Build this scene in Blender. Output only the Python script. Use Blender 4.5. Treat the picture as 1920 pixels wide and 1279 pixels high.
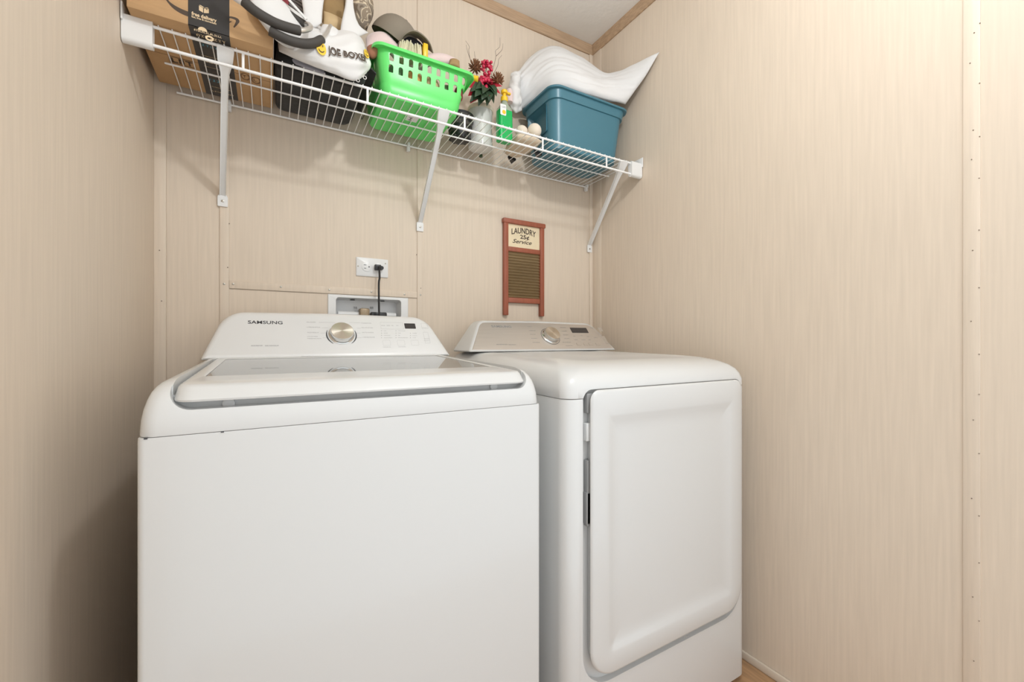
import bpy, bmesh, math, random
from math import sin, cos, pi, radians, sqrt, atan2
from mathutils import Vector as V, Matrix, noise

for o in list(bpy.data.objects): bpy.data.objects.remove(o)
SC = bpy.context.scene
COL = SC.collection

# ------------------------------------------------------------------ camera, world, light, exposure
F = 790.0; TH = math.atan(450 / 790.0); D = 1.57; CX = 0.2955; H = 1.035; W = 1.635; CEIL = 2.445
cd = bpy.data.cameras.new('camera'); cam = bpy.data.objects.new('camera', cd); COL.objects.link(cam)
cam.location = (CX, -D, H); cam.rotation_euler = (pi / 2, 0, -TH)
cd.sensor_width = 36; cd.lens = 36 * F / 1920; cd.clip_start = .01
SC.camera = cam
wd = bpy.data.worlds.new('world'); SC.world = wd; wd.use_nodes = True
wd.node_tree.nodes['Background'].inputs[0].default_value = (.92, .955, .97, 1)
wd.node_tree.nodes['Background'].inputs[1].default_value = 1.44
LAMP = (.88, -1.50, CEIL - .10)
ld = bpy.data.lights.new('ceiling_bulb', 'POINT'); ld.energy = 29; ld.shadow_soft_size = .05; ld.color = (.94, .97, .985)
SC.view_settings.view_transform = 'Standard'; SC.view_settings.look = 'None'
SC.view_settings.gamma = 1; SC.view_settings.use_curve_mapping = False
SC.view_settings.exposure = -0.13

# ------------------------------------------------------------------ helpers
_c, _s = cos(TH), sin(TH)
def ray(u, v):
    a = (u - 960) / F; b = (640 - v) / F
    return V((a * _c + _s, _c - a * _s, b))
def atY(u, v, y): r = ray(u, v); k = (D + y) / r[1]; return V((CX + r[0] * k, y, H + r[2] * k))
def atX(u, v, x): r = ray(u, v); k = (x - CX) / r[0]; return V((x, -D + r[1] * k, H + r[2] * k))
def atZ(u, v, z): r = ray(u, v); k = (z - H) / r[2]; return V((CX + r[0] * k, -D + r[1] * k, z))
def atP(u, v, p, n):
    r = ray(u, v); o = V((CX, -D, H)); k = (p - o).dot(n) / r.dot(n); return o + r * k

ORG = {}
def tag(o, label=None, cat=None, group=None, kind=None):
    if label: o['label'] = label
    if cat: o['category'] = cat
    if group: o['group'] = group
    if kind: o['kind'] = kind
    return o
def thing(name, label, cat, loc=(0, 0, 0), group=None):
    o = bpy.data.objects.new(name, None); COL.objects.link(o); o.location = loc
    o.empty_display_size = .05
    ORG[o.name] = V(loc); return tag(o, label, cat, group)

class MB:
    def __init__(s): s.v = []; s.f = []
    def add(s, vs, fs, M=None):
        n = len(s.v)
        s.v += [(M @ V(p)) if M else V(p) for p in vs]
        s.f += [tuple(i + n for i in f) for f in fs]; return s
    def box(s, x0, x1, y0, y1, z0, z1, r=0, seg=2, M=None):
        bm = bmesh.new(); bmesh.ops.create_cube(bm, size=1)
        for v in bm.verts:
            v.co = V(((x0 + x1) / 2 + v.co.x * (x1 - x0), (y0 + y1) / 2 + v.co.y * (y1 - y0), (z0 + z1) / 2 + v.co.z * (z1 - z0)))
        if r: bmesh.ops.bevel(bm, geom=bm.edges[:], offset=r, segments=seg, profile=.5, affect='EDGES', clamp_overlap=True)
        s.bm(bm, M); return s
    def bm(s, bm, M=None):
        bm.verts.index_update()
        s.add([v.co.copy() for v in bm.verts], [[v.index for v in f.verts] for f in bm.faces], M); bm.free(); return s
    def sphere(s, c, r, sub=2, M=None, sc=(1, 1, 1)):
        bm = bmesh.new(); bmesh.ops.create_icosphere(bm, subdivisions=sub, radius=1)
        for v in bm.verts: v.co = V(c) + V((v.co.x * r * sc[0], v.co.y * r * sc[1], v.co.z * r * sc[2]))
        return s.bm(bm, M)
    def loft(s, rings, cap0=True, cap1=True, wrap=False, M=None, closed=True):
        n = len(rings[0]); vs = [p for r in rings for p in r]; fs = []
        R = len(rings)
        for i in range(R if wrap else R - 1):
            a = i * n; b = ((i + 1) % R) * n
            for j in range(n if closed else n - 1):
                k = (j + 1) % n; fs.append((a + j, a + k, b + k, b + j))
        if not wrap:
            if cap0: fs.append(tuple(reversed(range(n))))
            if cap1: fs.append(tuple(range((R - 1) * n, R * n)))
        return s.add(vs, fs, M)
    def lathe(s, prof, n=28, M=None, cap0=True, cap1=True):
        return s.loft([[V((r * cos(2 * pi * j / n), r * sin(2 * pi * j / n), z)) for j in range(n)] for r, z in prof], cap0, cap1, M=M)
    def tube(s, path, r, n=10, M=None, sx=1.0):
        P = [V(p) for p in path]; rs = r if isinstance(r, (list, tuple)) else [r] * len(P)
        rings = []; up = None
        for i, p in enumerate(P):
            t = (P[min(i + 1, len(P) - 1)] - P[max(i - 1, 0)]).normalized()
            if up is None: up = t.orthogonal().normalized()
            up = (up - t * up.dot(t)).normalized(); w = t.cross(up)
            rings.append([p + (up * cos(2 * pi * j / n) + w * sin(2 * pi * j / n) * sx) * rs[i] for j in range(n)])
        return s.loft(rings, M=M)
    def bar(s, a, b, r, n=8): return s.tube([a, b], r, n)
    def prism(s, pts, y0, y1, M=None):            # outline (x,z) extruded along y
        return s.loft([[V((x, y0, z)) for x, z in pts], [V((x, y1, z)) for x, z in pts]], M=M)
    def build(s, name, mat, parent=None, smooth=True, ang=40, M=None, kind=None, label=None):
        org = ORG.get(parent.name, V((0, 0, 0))) if parent else V((0, 0, 0))
        me = bpy.data.meshes.new(name)
        off = V((0, 0, 0)) if M else org
        me.from_pydata([tuple(v - off) for v in s.v], [], s.f)
        bm = bmesh.new(); bm.from_mesh(me)
        bmesh.ops.recalc_face_normals(bm, faces=bm.faces[:]); bm.to_mesh(me); bm.free()
        me.materials.append(mat)
        if smooth:
            me.shade_smooth(); me.set_sharp_from_angle(angle=radians(ang))
        o = bpy.data.objects.new(name, me); COL.objects.link(o)
        if parent: o.parent = parent
        if M: o.matrix_local = Matrix.Translation(-org) @ M
        ORG[o.name] = org
        if kind: o['kind'] = kind
        if label: o['label'] = label
        return o

def solo(mb, name, mat, label, cat, group=None, smooth=True, ang=40, loc=None):
    """A thing that is one mesh, its origin at its base."""
    vs = mb.v; lo = V((min(v.x for v in vs), min(v.y for v in vs), min(v.z for v in vs))); hi = V((max(v.x for v in vs), max(v.y for v in vs), 0))
    base = V(loc) if loc else V(((lo.x + hi.x) / 2, (lo.y + hi.y) / 2, lo.z))
    mb.v = [v - base for v in vs]
    o = mb.build(name, mat, None, smooth, ang); o.location = base; ORG[o.name] = base
    return tag(o, label, cat, group)

def rr(x0, x1, y0, y1, r, n=6):
    rs = r if isinstance(r, (list, tuple)) else [r] * 4       # bl, br, tr, tl
    P = []
    for (cx, cy, a0), q in zip(((x0 + rs[0], y0 + rs[0], pi), (x1 - rs[1], y0 + rs[1], 1.5 * pi), (x1 - rs[2], y1 - rs[2], 0), (x0 + rs[3], y1 - rs[3], .5 * pi)), rs):
        for k in range(n + 1):
            a = a0 + k / n * pi / 2; P.append((cx + q * cos(a), cy + q * sin(a)))
    return P
def inset_poly(P, d):
    n = len(P); out = []
    for i in range(n):
        a, b, c_ = V(P[i - 1]), V(P[i]), V(P[(i + 1) % n])
        d1 = (b - a).normalized(); d2 = (c_ - b).normalized()
        n1 = V((-d1.y, d1.x)); n2 = V((-d2.y, d2.x)); m = (n1 + n2); m = m / max(m.dot(n1), .2)
        out.append(tuple(b + m * d))
    return out
def round_poly(P, R, n=8):
    out = []; N = len(P)
    for i in range(N):
        a, b, c_ = V(P[i - 1]), V(P[i]), V(P[(i + 1) % N]); r = R[i]
        d1 = (a - b).normalized(); d2 = (c_ - b).normalized()
        ang = math.acos(max(-1, min(1, d1.dot(d2)))); t = r / math.tan(ang / 2)
        p1 = b + d1 * t; p2 = b + d2 * t; cen = b + (d1 + d2).normalized() * (r / sin(ang / 2))
        v1 = p1 - cen; v2 = p2 - cen; a1 = atan2(v1.y, v1.x); a2 = atan2(v2.y, v2.x); da = a2 - a1
        while da > pi: da -= 2 * pi
        while da < -pi: da += 2 * pi
        for k in range(n + 1):
            q = a1 + da * k / n; out.append((cen.x + r * cos(q), cen.y + r * sin(q)))
    return out
def bool_cut(o, *cutters):
    for c in cutters:
        m = o.modifiers.new('b', 'BOOLEAN'); m.operation = 'DIFFERENCE'; m.solver = 'EXACT'; m.object = c
    dg = bpy.context.evaluated_depsgraph_get(); dg.update()
    me = bpy.data.meshes.new_from_object(o.evaluated_get(dg)); me.name = o.data.name
    o.modifiers.clear(); o.data = me
    for c in cutters: bpy.data.objects.remove(c)
    return o
def soften(o, w=.003, ang=35, seg=2):
    m = o.modifiers.new('bevel', 'BEVEL'); m.width = w; m.segments = seg; m.limit_method = 'ANGLE'; m.angle_limit = radians(ang); m.harden_normals = False
    return o
def cr(p0, p1, p2, p3, t):
    return .5 * ((2 * p1) + (p2 - p0) * t + (2 * p0 - 5 * p1 + 4 * p2 - p3) * t * t + (3 * p1 - p0 - 3 * p2 + p3) * t ** 3)
def spl(P, t):
    n = len(P) - 1; x = min(max(t, 0), 1) * n; i = min(int(x), n - 1); f = x - i
    g = lambda k: P[k] if 0 <= k <= n else (2 * P[0] - P[1] if k < 0 else 2 * P[n] - P[n - 1])
    return cr(g(i - 1), g(i), g(i + 1), g(i + 2), f)
def spline(P, n): P = [V(p) for p in P]; return [spl(P, k / n) for k in range(n + 1)]
class Surf:
    def __init__(s, G): s.G = [[V(p) for p in r] for r in G]
    def p(s, a, b): return spl([spl(r, a) for r in s.G], b)
    def n(s, a, b):
        e = .01; return (s.p(min(a + e, 1), b) - s.p(max(a - e, 0), b)).cross(s.p(a, min(b + e, 1)) - s.p(a, max(b - e, 0))).normalized()
def foldw(a, b, seed, fold):
    if not fold: return 0.0
    return fold * (1 - abs(noise.noise(V((a * 2.2 + b * 1.5, b * 8 - a * 3.5, seed * 2.7)))) * 3.2) * (16 * a * (1 - a) * b * (1 - b)) ** .5
def cushion(mb, G, T, na=28, nb=20, wr=0.0, fr=18, seed=0, edge=.0015, pw=.5, fold=0.0):
    """closed soft body: mid surface from a control grid, thickness T swelling from the rim"""
    S = Surf(G); random.seed(seed); off = V((seed * 3.1, seed * 1.7, 0))
    top = []; bot = []
    for j in range(nb + 1):
        for i in range(na + 1):
            a, b = i / na, j / nb; p = S.p(a, b); n = S.n(a, b)
            h = edge + T * (max(0, 16 * a * (1 - a) * b * (1 - b))) ** pw
            w = wr * (noise.noise(p * fr + off) + .6 * noise.noise(p * fr * 2.3 + off))
            w += foldw(a, b, seed, fold)
            top.append(p + n * (h + w)); bot.append(p - n * (h - w))
    m = (na + 1) * (nb + 1); q = lambda i, j: j * (na + 1) + i; fs = []
    for j in range(nb):
        for i in range(na):
            fs.append((q(i, j), q(i + 1, j), q(i + 1, j + 1), q(i, j + 1)))
            fs.append((m + q(i, j), m + q(i, j + 1), m + q(i + 1, j + 1), m + q(i + 1, j)))
    rim = [q(i, 0) for i in range(na)] + [q(na, j) for j in range(nb)] + [q(i, nb) for i in range(na, 0, -1)] + [q(0, j) for j in range(nb, 0, -1)]
    for k in range(len(rim)):
        a, b = rim[k], rim[(k + 1) % len(rim)]; fs.append((a, m + a, m + b, b))
    mb.add(top + bot, fs); return S
def text_geo(txt, size, ext=.0002, bold=0.0, sx=1.0, shear=0.0):
    c = bpy.data.curves.new('t', 'FONT'); c.body = txt; c.size = size; c.extrude = ext; c.offset = bold; c.shear = shear
    c.align_x = 'CENTER'; c.align_y = 'CENTER'; c.resolution_u = 3
    o = bpy.data.objects.new('t', c); COL.objects.link(o)
    dg = bpy.context.evaluated_depsgraph_get(); dg.update()
    me = bpy.data.meshes.new_from_object(o.evaluated_get(dg))
    vs = [V((v.co.x * sx, v.co.y, v.co.z)) for v in me.vertices]; fs = [tuple(p.vertices) for p in me.polygons]
    bpy.data.objects.remove(o); bpy.data.meshes.remove(me); return vs, fs
def microprint(mb, x0, x1, y0, y1, M, seed=0, gap=.25, z=.0002):
    """a row of tiny unreadable letter strokes"""
    rnd = random.Random(seed); h = y1 - y0; x = x0
    while x < x1 - h * .3:
        w = h * rnd.uniform(.5, .8); k = rnd.randint(0, 3); t = h * .2
        if k in (0, 2): mb.box(x, x + t, y0, y1, 0, z, M=M)
        if k in (0, 1, 3): mb.box(x, x + w, y1 - t, y1, 0, z, M=M)
        if k in (1, 2): mb.box(x, x + w, y0, y0 + t, 0, z, M=M)
        if k in (1, 3): mb.box(x + w * .4, x + w * .4 + t, y0, y1, 0, z, M=M)
        if k == 0: mb.box(x + w - t, x + w, y0, y1, 0, z, M=M)
        x += w + h * gap
def band(mb, pts, w, M, z=.0003):
    """flat ribbon through 2D pts; w = one width or list"""
    P = [V((p[0], p[1])) for p in pts]; ws = w if isinstance(w, (list, tuple)) else [w] * len(P); A = []; B = []
    for i, p in enumerate(P):
        t = (P[min(i + 1, len(P) - 1)] - P[max(i - 1, 0)]).normalized(); n = V((-t.y, t.x))
        A.append(p + n * ws[i] / 2); B.append(p - n * ws[i] / 2)
    ring = [V((p.x, p.y)) for p in A] + [V((p.x, p.y)) for p in reversed(B)]
    n = len(A); N = len(ring)
    vs = [V((p.x, p.y, z)) for p in ring] + [V((p.x, p.y, 0)) for p in ring]
    fs = []
    for i in range(n - 1):
        fs.append((i, i + 1, N - 2 - i, N - 1 - i)); fs.append((N + i, N + N - 1 - i, N + N - 2 - i, N + i + 1))
    for i in range(N): k = (i + 1) % N; fs.append((i, N + i, N + k, k))
    mb.add(vs, fs, M)

# ------------------------------------------------------------------ materials
def srgb(r, g, b):
    f = lambda c: ((c / 255 + .055) / 1.055) ** 2.4 if c > 10 else c / 255 / 12.92
    return (f(r), f(g), f(b), 1)
def mat(name, col, rough=.5, metal=0, spec=.5, coat=0, noise_amt=0, noise_scale=30, stretch=(1, 1, 1), bump=0, bump_scale=200, trans=0, sss=0, aniso=0, ior=1.5, coords='Object', detail=3, emit=None, sheen=0):
    m = bpy.data.materials.new(name); m.use_nodes = True; nt = m.node_tree; b = nt.nodes['Principled BSDF']; L = nt.links
    b.inputs['Base Color'].default_value = col; b.inputs['Roughness'].default_value = rough; b.inputs['Metallic'].default_value = metal
    b.inputs['Specular IOR Level'].default_value = spec; b.inputs['Coat Weight'].default_value = coat; b.inputs['IOR'].default_value = ior
    b.inputs['Transmission Weight'].default_value = trans; b.inputs['Anisotropic'].default_value = aniso; b.inputs['Sheen Weight'].default_value = sheen
    if sss: b.inputs['Subsurface Weight'].default_value = sss; b.inputs['Subsurface Radius'].default_value = (.02, .02, .02); b.inputs['Subsurface Scale'].default_value = .5
    if emit: b.inputs['Emission Color'].default_value = emit[0]; b.inputs['Emission Strength'].default_value = emit[1]
    tc = nt.nodes.new('ShaderNodeTexCoord'); mp = nt.nodes.new('ShaderNodeMapping'); L.new(tc.outputs[coords], mp.inputs[0]); mp.inputs['Scale'].default_value = stretch
    if noise_amt:
        n = nt.nodes.new('ShaderNodeTexNoise'); n.inputs['Scale'].default_value = noise_scale; n.inputs['Detail'].default_value = detail; L.new(mp.outputs[0], n.inputs['Vector'])
        r = nt.nodes.new('ShaderNodeValToRGB'); L.new(n.outputs['Fac'], r.inputs[0])
        k0, k1 = 1 - noise_amt, 1 + noise_amt
        r.color_ramp.elements[0].position = .3; r.color_ramp.elements[1].position = .7
        r.color_ramp.elements[0].color = (col[0] * k0, col[1] * k0, col[2] * k0, 1); r.color_ramp.elements[1].color = (min(1, col[0] * k1), min(1, col[1] * k1), min(1, col[2] * k1), 1)
        L.new(r.outputs[0], b.inputs['Base Color'])
    if bump:
        n2 = nt.nodes.new('ShaderNodeTexNoise'); n2.inputs['Scale'].default_value = bump_scale; n2.inputs['Detail'].default_value = 4; L.new(mp.outputs[0], n2.inputs['Vector'])
        bp = nt.nodes.new('ShaderNodeBump'); bp.inputs['Strength'].default_value = bump; bp.inputs['Distance'].default_value = .002; L.new(n2.outputs['Fac'], bp.inputs['Height']); L.new(bp.outputs[0], b.inputs['Normal'])
    return m
M = {}
M['wall'] = mat('beige_grain_panel', (.70, .595, .485, 1), .55, noise_amt=.042, noise_scale=9, stretch=(14, 14, .55), bump=.12, bump_scale=9, spec=.3, detail=6)
M['batten'] = mat('beige_batten', (.71, .605, .495, 1), .5, noise_amt=.04, noise_scale=9, stretch=(18, 18, .6), spec=.3, detail=5)
M['ceiling'] = mat('ceiling_texture', (.86, .83, .79, 1), .8, bump=.6, bump_scale=38, spec=.2)
M['wood'] = mat('oak_trim', (.46, .315, .20, 1), .5, noise_amt=.16, noise_scale=10, stretch=(1.2, 6, 20), detail=5)
M['floor'] = mat('wood_floor', (.42, .25, .13, 1), .4, noise_amt=.25, noise_scale=9, stretch=(8, .8, 1), detail=6)
M['base'] = mat('baseboard_paint', (.66, .57, .47, 1), .45)
M['enamel'] = mat('white_enamel', (.655, .655, .648, 1), .25, spec=.5, coat=.2)
M['white_pl'] = mat('white_plastic', (.79, .79, .785, 1), .3)
M['white_in'] = mat('white_plastic_inner', (.80, .80, .80, 1), .4)
M['shelfwhite'] = mat('white_vinyl_wire', (.90, .895, .89, 1), .35)
M['glass'] = mat('tinted_lid_glass', (.55, .56, .56, 1), .02, trans=.75, ior=1.5)
M['grey'] = mat('dark_grey_print', (.055, .055, .06, 1), .4)
M['midgrey'] = mat('mid_grey_print', (.30, .30, .30, 1), .5)
M['ltgrey'] = mat('light_grey_print', (.50, .50, .50, 1), .5)
M['black'] = mat('black_plastic', (.012, .012, .013, 1), .35)
M['display'] = mat('display_glass', (.05, .045, .045, 1), .12)
M['chrome'] = mat('chrome', (.75, .75, .74, 1), .12, 1)
M['silverplate'] = mat('silver_faceplate', (.60, .545, .49, 1), .38, .55, noise_amt=.03, noise_scale=6, stretch=(1, 40, 40))
M['screw'] = mat('screw_metal', (.45, .42, .37, 1), .35, .9)
M['nail'] = mat('nail_hole', (.20, .15, .11, 1), .6)
def brushed():
    m = mat('brushed_dial', (.72, .66, .58, 1), .26, 1, aniso=.85); nt = m.node_tree
    t = nt.nodes.new('ShaderNodeTangent'); t.direction_type = 'RADIAL'; t.axis = 'Z'; nt.links.new(t.outputs[0], nt.nodes['Principled BSDF'].inputs['Tangent']); return m
M['brushed'] = brushed()
M['card'] = mat('corrugated_cardboard', (.53, .335, .175, 1), .75, noise_amt=.07, noise_scale=14, stretch=(1, 1, 6), spec=.2)
M['tape'] = mat('black_tape', (.028, .026, .026, 1), .3)
M['tapetext'] = mat('tape_print', (.72, .56, .36, 1), .6)
M['tapeblue'] = mat('tape_print_blue', (.12, .33, .45, 1), .6)
M['ink'] = mat('box_ink', (.075, .05, .035, 1), .7)
M['inkfaint'] = mat('box_ink_faint', (.22, .12, .06, 1), .7)
M['blackcloth'] = mat('black_fabric', (.010, .010, .011, 1), .7, noise_amt=.5, noise_scale=25, bump=.5, bump_scale=90, sheen=.1)
M['whitecloth'] = mat('white_fabric', (.73, .72, .71, 1), .85, bump=.15, bump_scale=400, spec=.2, sheen=.2)
M['pillow'] = mat('white_pillow_cotton', (.74, .735, .735, 1), .85, bump=.12, bump_scale=350, spec=.2, sheen=.2)
M['lavcloth'] = mat('lavender_grey_fabric', (.42, .41, .47, 1), .85, noise_amt=.25, noise_scale=14, stretch=(1, 1, 9))
M['foam'] = mat('charcoal_foam', (.052, .046, .041, 1), .7, bump=.15, bump_scale=500)
M['alum'] = mat('aluminium_tube', (.75, .73, .70, 1), .3, .85)
M['green'] = mat('mint_green_plastic', (.135, .72, .165, 1), .32, sss=.15)
M['teal'] = mat('teal_plastic', (.060, .185, .245, 1), .33)
M['tealdark'] = mat('teal_plastic_shaded', (.012, .12, .19, 1), .4)  # teal darkened to stand for shade in the recess, assigned to no part
M['cap'] = mat('olive_grey_twill', (.235, .20, .155, 1), .85, bump=.2, bump_scale=500)
M['capdark'] = mat('cap_dark_inside', (.02, .02, .025, 1), .9)
M['pink'] = mat('pale_pink_fleece', (.74, .59, .57, 1), .95, bump=.3, bump_scale=250, sheen=.4)
M['bristle'] = mat('cream_bristle', (.70, .66, .46, 1), .8, noise_amt=.2, noise_scale=40, stretch=(6, 6, .6))
M['yellow'] = mat('yellow_plastic', (.85, .53, .02, 1), .35)
M['orange'] = mat('orange_sponge', (.75, .37, .12, 1), .8, noise_amt=.2, noise_scale=40)
M['brown'] = mat('brown_cloth', (.33, .14, .075, 1), .8, noise_amt=.15)
M['tan'] = mat('tan_suede', (.36, .235, .105, 1), .85, noise_amt=.2, noise_scale=12)
M['tanlight'] = mat('tan_light_fabric', (.62, .45, .25, 1), .85)
M['dkred'] = mat('dark_red_cloth', (.20, .02, .03, 1), .7)
M['red'] = mat('poinsettia_red', (.52, .022, .045, 1), .6, noise_amt=.25, noise_scale=25)
M['berry'] = mat('glossy_berry', (.55, .012, .06, 1), .15, coat=.4)
M['leaf'] = mat('dark_green_leaf', (.022, .055, .022, 1), .55, noise_amt=.4, noise_scale=30)
M['leaf2'] = mat('moss_green_cloth', (.12, .24, .10, 1), .7, noise_amt=.3, noise_scale=30)
M['twig'] = mat('grey_brown_twig', (.20, .15, .12, 1), .8)
M['cone'] = mat('pinecone_brown', (.20, .085, .035, 1), .7, noise_amt=.3, noise_scale=60)
M['soap'] = mat('green_soap_bottle', (.01, .55, .13, 1), .12, trans=.25, ior=1.45)
M['soaptop'] = mat('clear_bottle_top', (.62, .72, .58, 1), .1, trans=.55, ior=1.4)
M['jar'] = mat('glass_jar', (.93, .92, .88, 1), .08, trans=.3, ior=1.45)
M['cream'] = mat('cream_felt', (.78, .69, .58, 1), .9, bump=.2, bump_scale=300)
M['beige'] = mat('beige_mesh_fabric', (.66, .55, .42, 1), .9, noise_amt=.06, noise_scale=60)
M['candle'] = mat('ivory_wax', (.76, .70, .56, 1), .5, sss=.2)
M['weave'] = mat('black_lace_weave', (.055, .048, .04, 1), .6, noise_amt=.8, noise_scale=160, bump=.6, bump_scale=200)
M['redwood'] = mat('barn_red_paint', (.33, .095, .052, 1), .45, noise_amt=.12, noise_scale=20, stretch=(3, 3, .5))
M['brass'] = mat('corrugated_brass', (.30, .215, .115, 1), .42, .35, noise_amt=.1, noise_scale=8)
M['parch'] = mat('parchment_board', (.80, .68, .47, 1), .7, noise_amt=.05, noise_scale=20)
M['valve'] = mat('brass_valve', (.33, .25, .16, 1), .45, .4, noise_amt=.2, noise_scale=60)
M['clearbag'] = mat('clear_plastic_bag', (.70, .76, .68, 1), .25, bump=.4, bump_scale=60)
M['smiley'] = mat('smiley_yellow', (.86, .56, .05, 1), .7)
def camo():
    m = mat('camo_fabric', (.2, .16, .12, 1), .85); nt = m.node_tree
    tc = nt.nodes.new('ShaderNodeTexCoord'); n = nt.nodes.new('ShaderNodeTexNoise'); n.inputs['Scale'].default_value = 26; n.inputs['Detail'].default_value = 1; n.inputs['Distortion'].default_value = 1.2
    r = nt.nodes.new('ShaderNodeValToRGB'); r.color_ramp.interpolation = 'CONSTANT'
    e = r.color_ramp.elements; e[0].color = (.16, .12, .085, 1); e[1].position = .5; e[1].color = (.62, .52, .38, 1)
    x = e.new(.56); x.color = (.27, .21, .15, 1); x = e.new(.42); x.color = (.27, .22, .17, 1); x = e.new(.68); x.color = (.55, .47, .36, 1)
    nt.links.new(tc.outputs['Object'], n.inputs['Vector']); nt.links.new(n.outputs['Fac'], r.inputs[0]); nt.links.new(r.outputs[0], nt.nodes['Principled BSDF'].inputs['Base Color']); return m
M['camo'] = camo()
def stripes():
    m = mat('dark_striped_knit', (.06, .05, .05, 1), .9); nt = m.node_tree
    tc = nt.nodes.new('ShaderNodeTexCoord'); w = nt.nodes.new('ShaderNodeTexWave'); w.inputs['Scale'].default_value = 34; w.bands_direction = 'DIAGONAL'; w.inputs['Distortion'].default_value = 1
    r = nt.nodes.new('ShaderNodeValToRGB'); r.color_ramp.elements[0].color = (.03, .026, .026, 1); r.color_ramp.elements[1].color = (.22, .19, .18, 1)
    nt.links.new(tc.outputs['Object'], w.inputs['Vector']); nt.links.new(w.outputs['Color'], r.inputs[0]); nt.links.new(r.outputs[0], nt.nodes['Principled BSDF'].inputs['Base Color']); return m
M['stripe'] = stripes()
M['dome'] = mat('lamp_dome_glass', (.9, .9, .88, 1), .4, emit=((1, .95, .88, 1), 1.5))

# ================================================================== THE ROOM
YB = -1.85; YL = -1.30; YR = -1.40
def struct(mb, name, mt, smooth=False): o = mb.build(name, mt, None, smooth); o['kind'] = 'structure'; return o
struct(MB().box(-.1, W + .1, YB, .15, -.08, 0), 'floor', M['floor'])
struct(MB().box(-.1, W + .1, YB, .15, CEIL, CEIL + .08), 'ceiling', M['ceiling'])
# back wall with a hole for the laundry outlet box
BX0, BX1, BZ0, BZ1 = .486, .714, 1.03, 1.188
wb = MB()
wb.box(-.1, BX0, 0.003, .15, 0, CEIL); wb.box(BX1, W + .1, .003, .15, 0, CEIL); wb.box(BX0, BX1, .003, .15, 0, BZ0); wb.box(BX0, BX1, .003, .15, BZ1, CEIL); wb.box(BX0, BX1, .10, .15, BZ0, BZ1)
wall_back = struct(wb, 'wall_back', M['wall'])
SEAM = 1.198
MB().box(0, .1665, 0, .003, 0, CEIL).build('panel', M['wall'], wall_back, False)
MB().box(.168, .784, 0, .003, SEAM + .001, CEIL).build('panel', M['wall'], wall_back, False)
lp = MB(); lp.box(.168, BX0, 0, .003, 0, SEAM - .001); lp.box(BX1, .784, 0, .003, 0, SEAM - .001); lp.box(BX0, BX1, 0, .003, 0, BZ0); lp.box(BX0, BX1, 0, .003, BZ1, SEAM - .001)
lp.build('panel', M['wall'], wall_back, False)
MB().box(.7855, W, 0, .003, 0, CEIL).build('panel', M['wall'], wall_back, False)
bats = []
for x0, x1, t in ((.0, .028, .010), (.156, .180, .004), (.7745, .797, .004), (1.614, W, .006)):
    bats.append(MB().box(x0, x1, -t, 0, 0, CEIL, .0012).build('batten', M['batten'], wall_back, True))
hb = MB().box(.1805, .774, -.004, 0, SEAM, SEAM + .024, .0012).build('batten', M['batten'], wall_back, True)
def screw_head(p, r, parent, mt, nrm='y', name='screw'):
    mb = MB(); Mx = Matrix.Translation(V(p)) @ (Matrix.Rotation(pi / 2, 4, 'X') if nrm == 'y' else Matrix.Rotation(-pi / 2, 4, 'Y'))
    mb.lathe([(r, 0), (r * .95, .0012), (r * .5, .0018)], 10, Mx); mb.build(name, mt, parent)
for u, v in ((437, 533), (526.6, 538.5), (617.5, 544), (696.5, 548), (758.6, 552.6)):
    p = atY(u, v, -.004); screw_head(p, .0034, hb, M['screw'])
for b, u, v in ((bats[1], 420, 533), (bats[2], 788.6, 553.6)): screw_head(atY(u, v, -.004), .0034, b, M['screw'])
for b, u, v, t in ((bats[0], 299, 470, .010), (bats[0], 303, 565, .010), (bats[1], 430, 420, .004), (bats[1], 427, 502, .004), (bats[2], 789, 541, .004), (bats[2], 781, 478, .004)):
    screw_head(atY(u, v, -t), .0016, b, M['nail'], name='nail')
# right wall
wall_right = struct(MB().box(W + .003, W + .15, YR, .003, 0, CEIL), 'wall_right', M['wall'])
MB().box(W, W + .003, -1.264, .0, 0, CEIL).build('panel', M['wall'], wall_right, False)
MB().box(W, W + .003, YR, -1.2655, 0, CEIL).build('panel', M['wall'], wall_right, False)
MB().box(W - .003, W, -.064, 0, .07, CEIL, .001).build('batten', M['batten'], wall_right)
rb = MB().box(W - .0035, W, -1.2785, -1.2515, .05, CEIL, .0012).build('batten', M['batten'], wall_right)
nl = [(1837.7, 44), (1826.8, 62), (1819, 119), (1837, 156.5), (1825, 244.5), (1837, 256.7), (1822, 299.5), (1836, 334.6), (1836, 432), (1824, 470), (1836, 540), (1821, 603), (1836, 665), (1836, 740), (1825, 788), (1836, 851), (1822, 935), (1836, 968), (1836, 1056), (1824, 1120), (1836, 1165), (1826, 1240)]
for u, v in nl: screw_head(atX(u, v, W - .0035), .0011, rb, M['nail'], 'x', 'nail')
# left wall
wall_left = struct(MB().box(-.15, -.003, YL, .003, 0, CEIL), 'wall_left', M['wall'])
MB().box(-.003, 0, -1.22, 0, 0, CEIL).build('panel', M['wall'], wall_left, False)
MB().box(-.003, 0, YL, -1.2215, 0, CEIL).build('panel', M['wall'], wall_left, False)
def moulding(name, a, b, axis):
    mb = MB(); pr = [(0, 2.404), (.006, 2.404), (.011, 2.412), (.012, 2.428), (.016, CEIL), (0, CEIL)]
    if axis == 'x': mb.loft([[V((x, -d, z)) for d, z in pr] for x in (a, b)])
    elif axis == 'r': mb.loft([[V((W - d, y, z)) for d, z in pr] for y in (a, b)])
    else: mb.loft([[V((d, y, z)) for d, z in pr] for y in (a, b)])
    o = mb.build(name, M['wood'], None, True, 30); o['kind'] = 'structure'
moulding('trim_1', 0, W, 'x'); moulding('trim_2', YR, 0, 'r'); moulding('trim_3', YL, 0, 'l')
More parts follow.
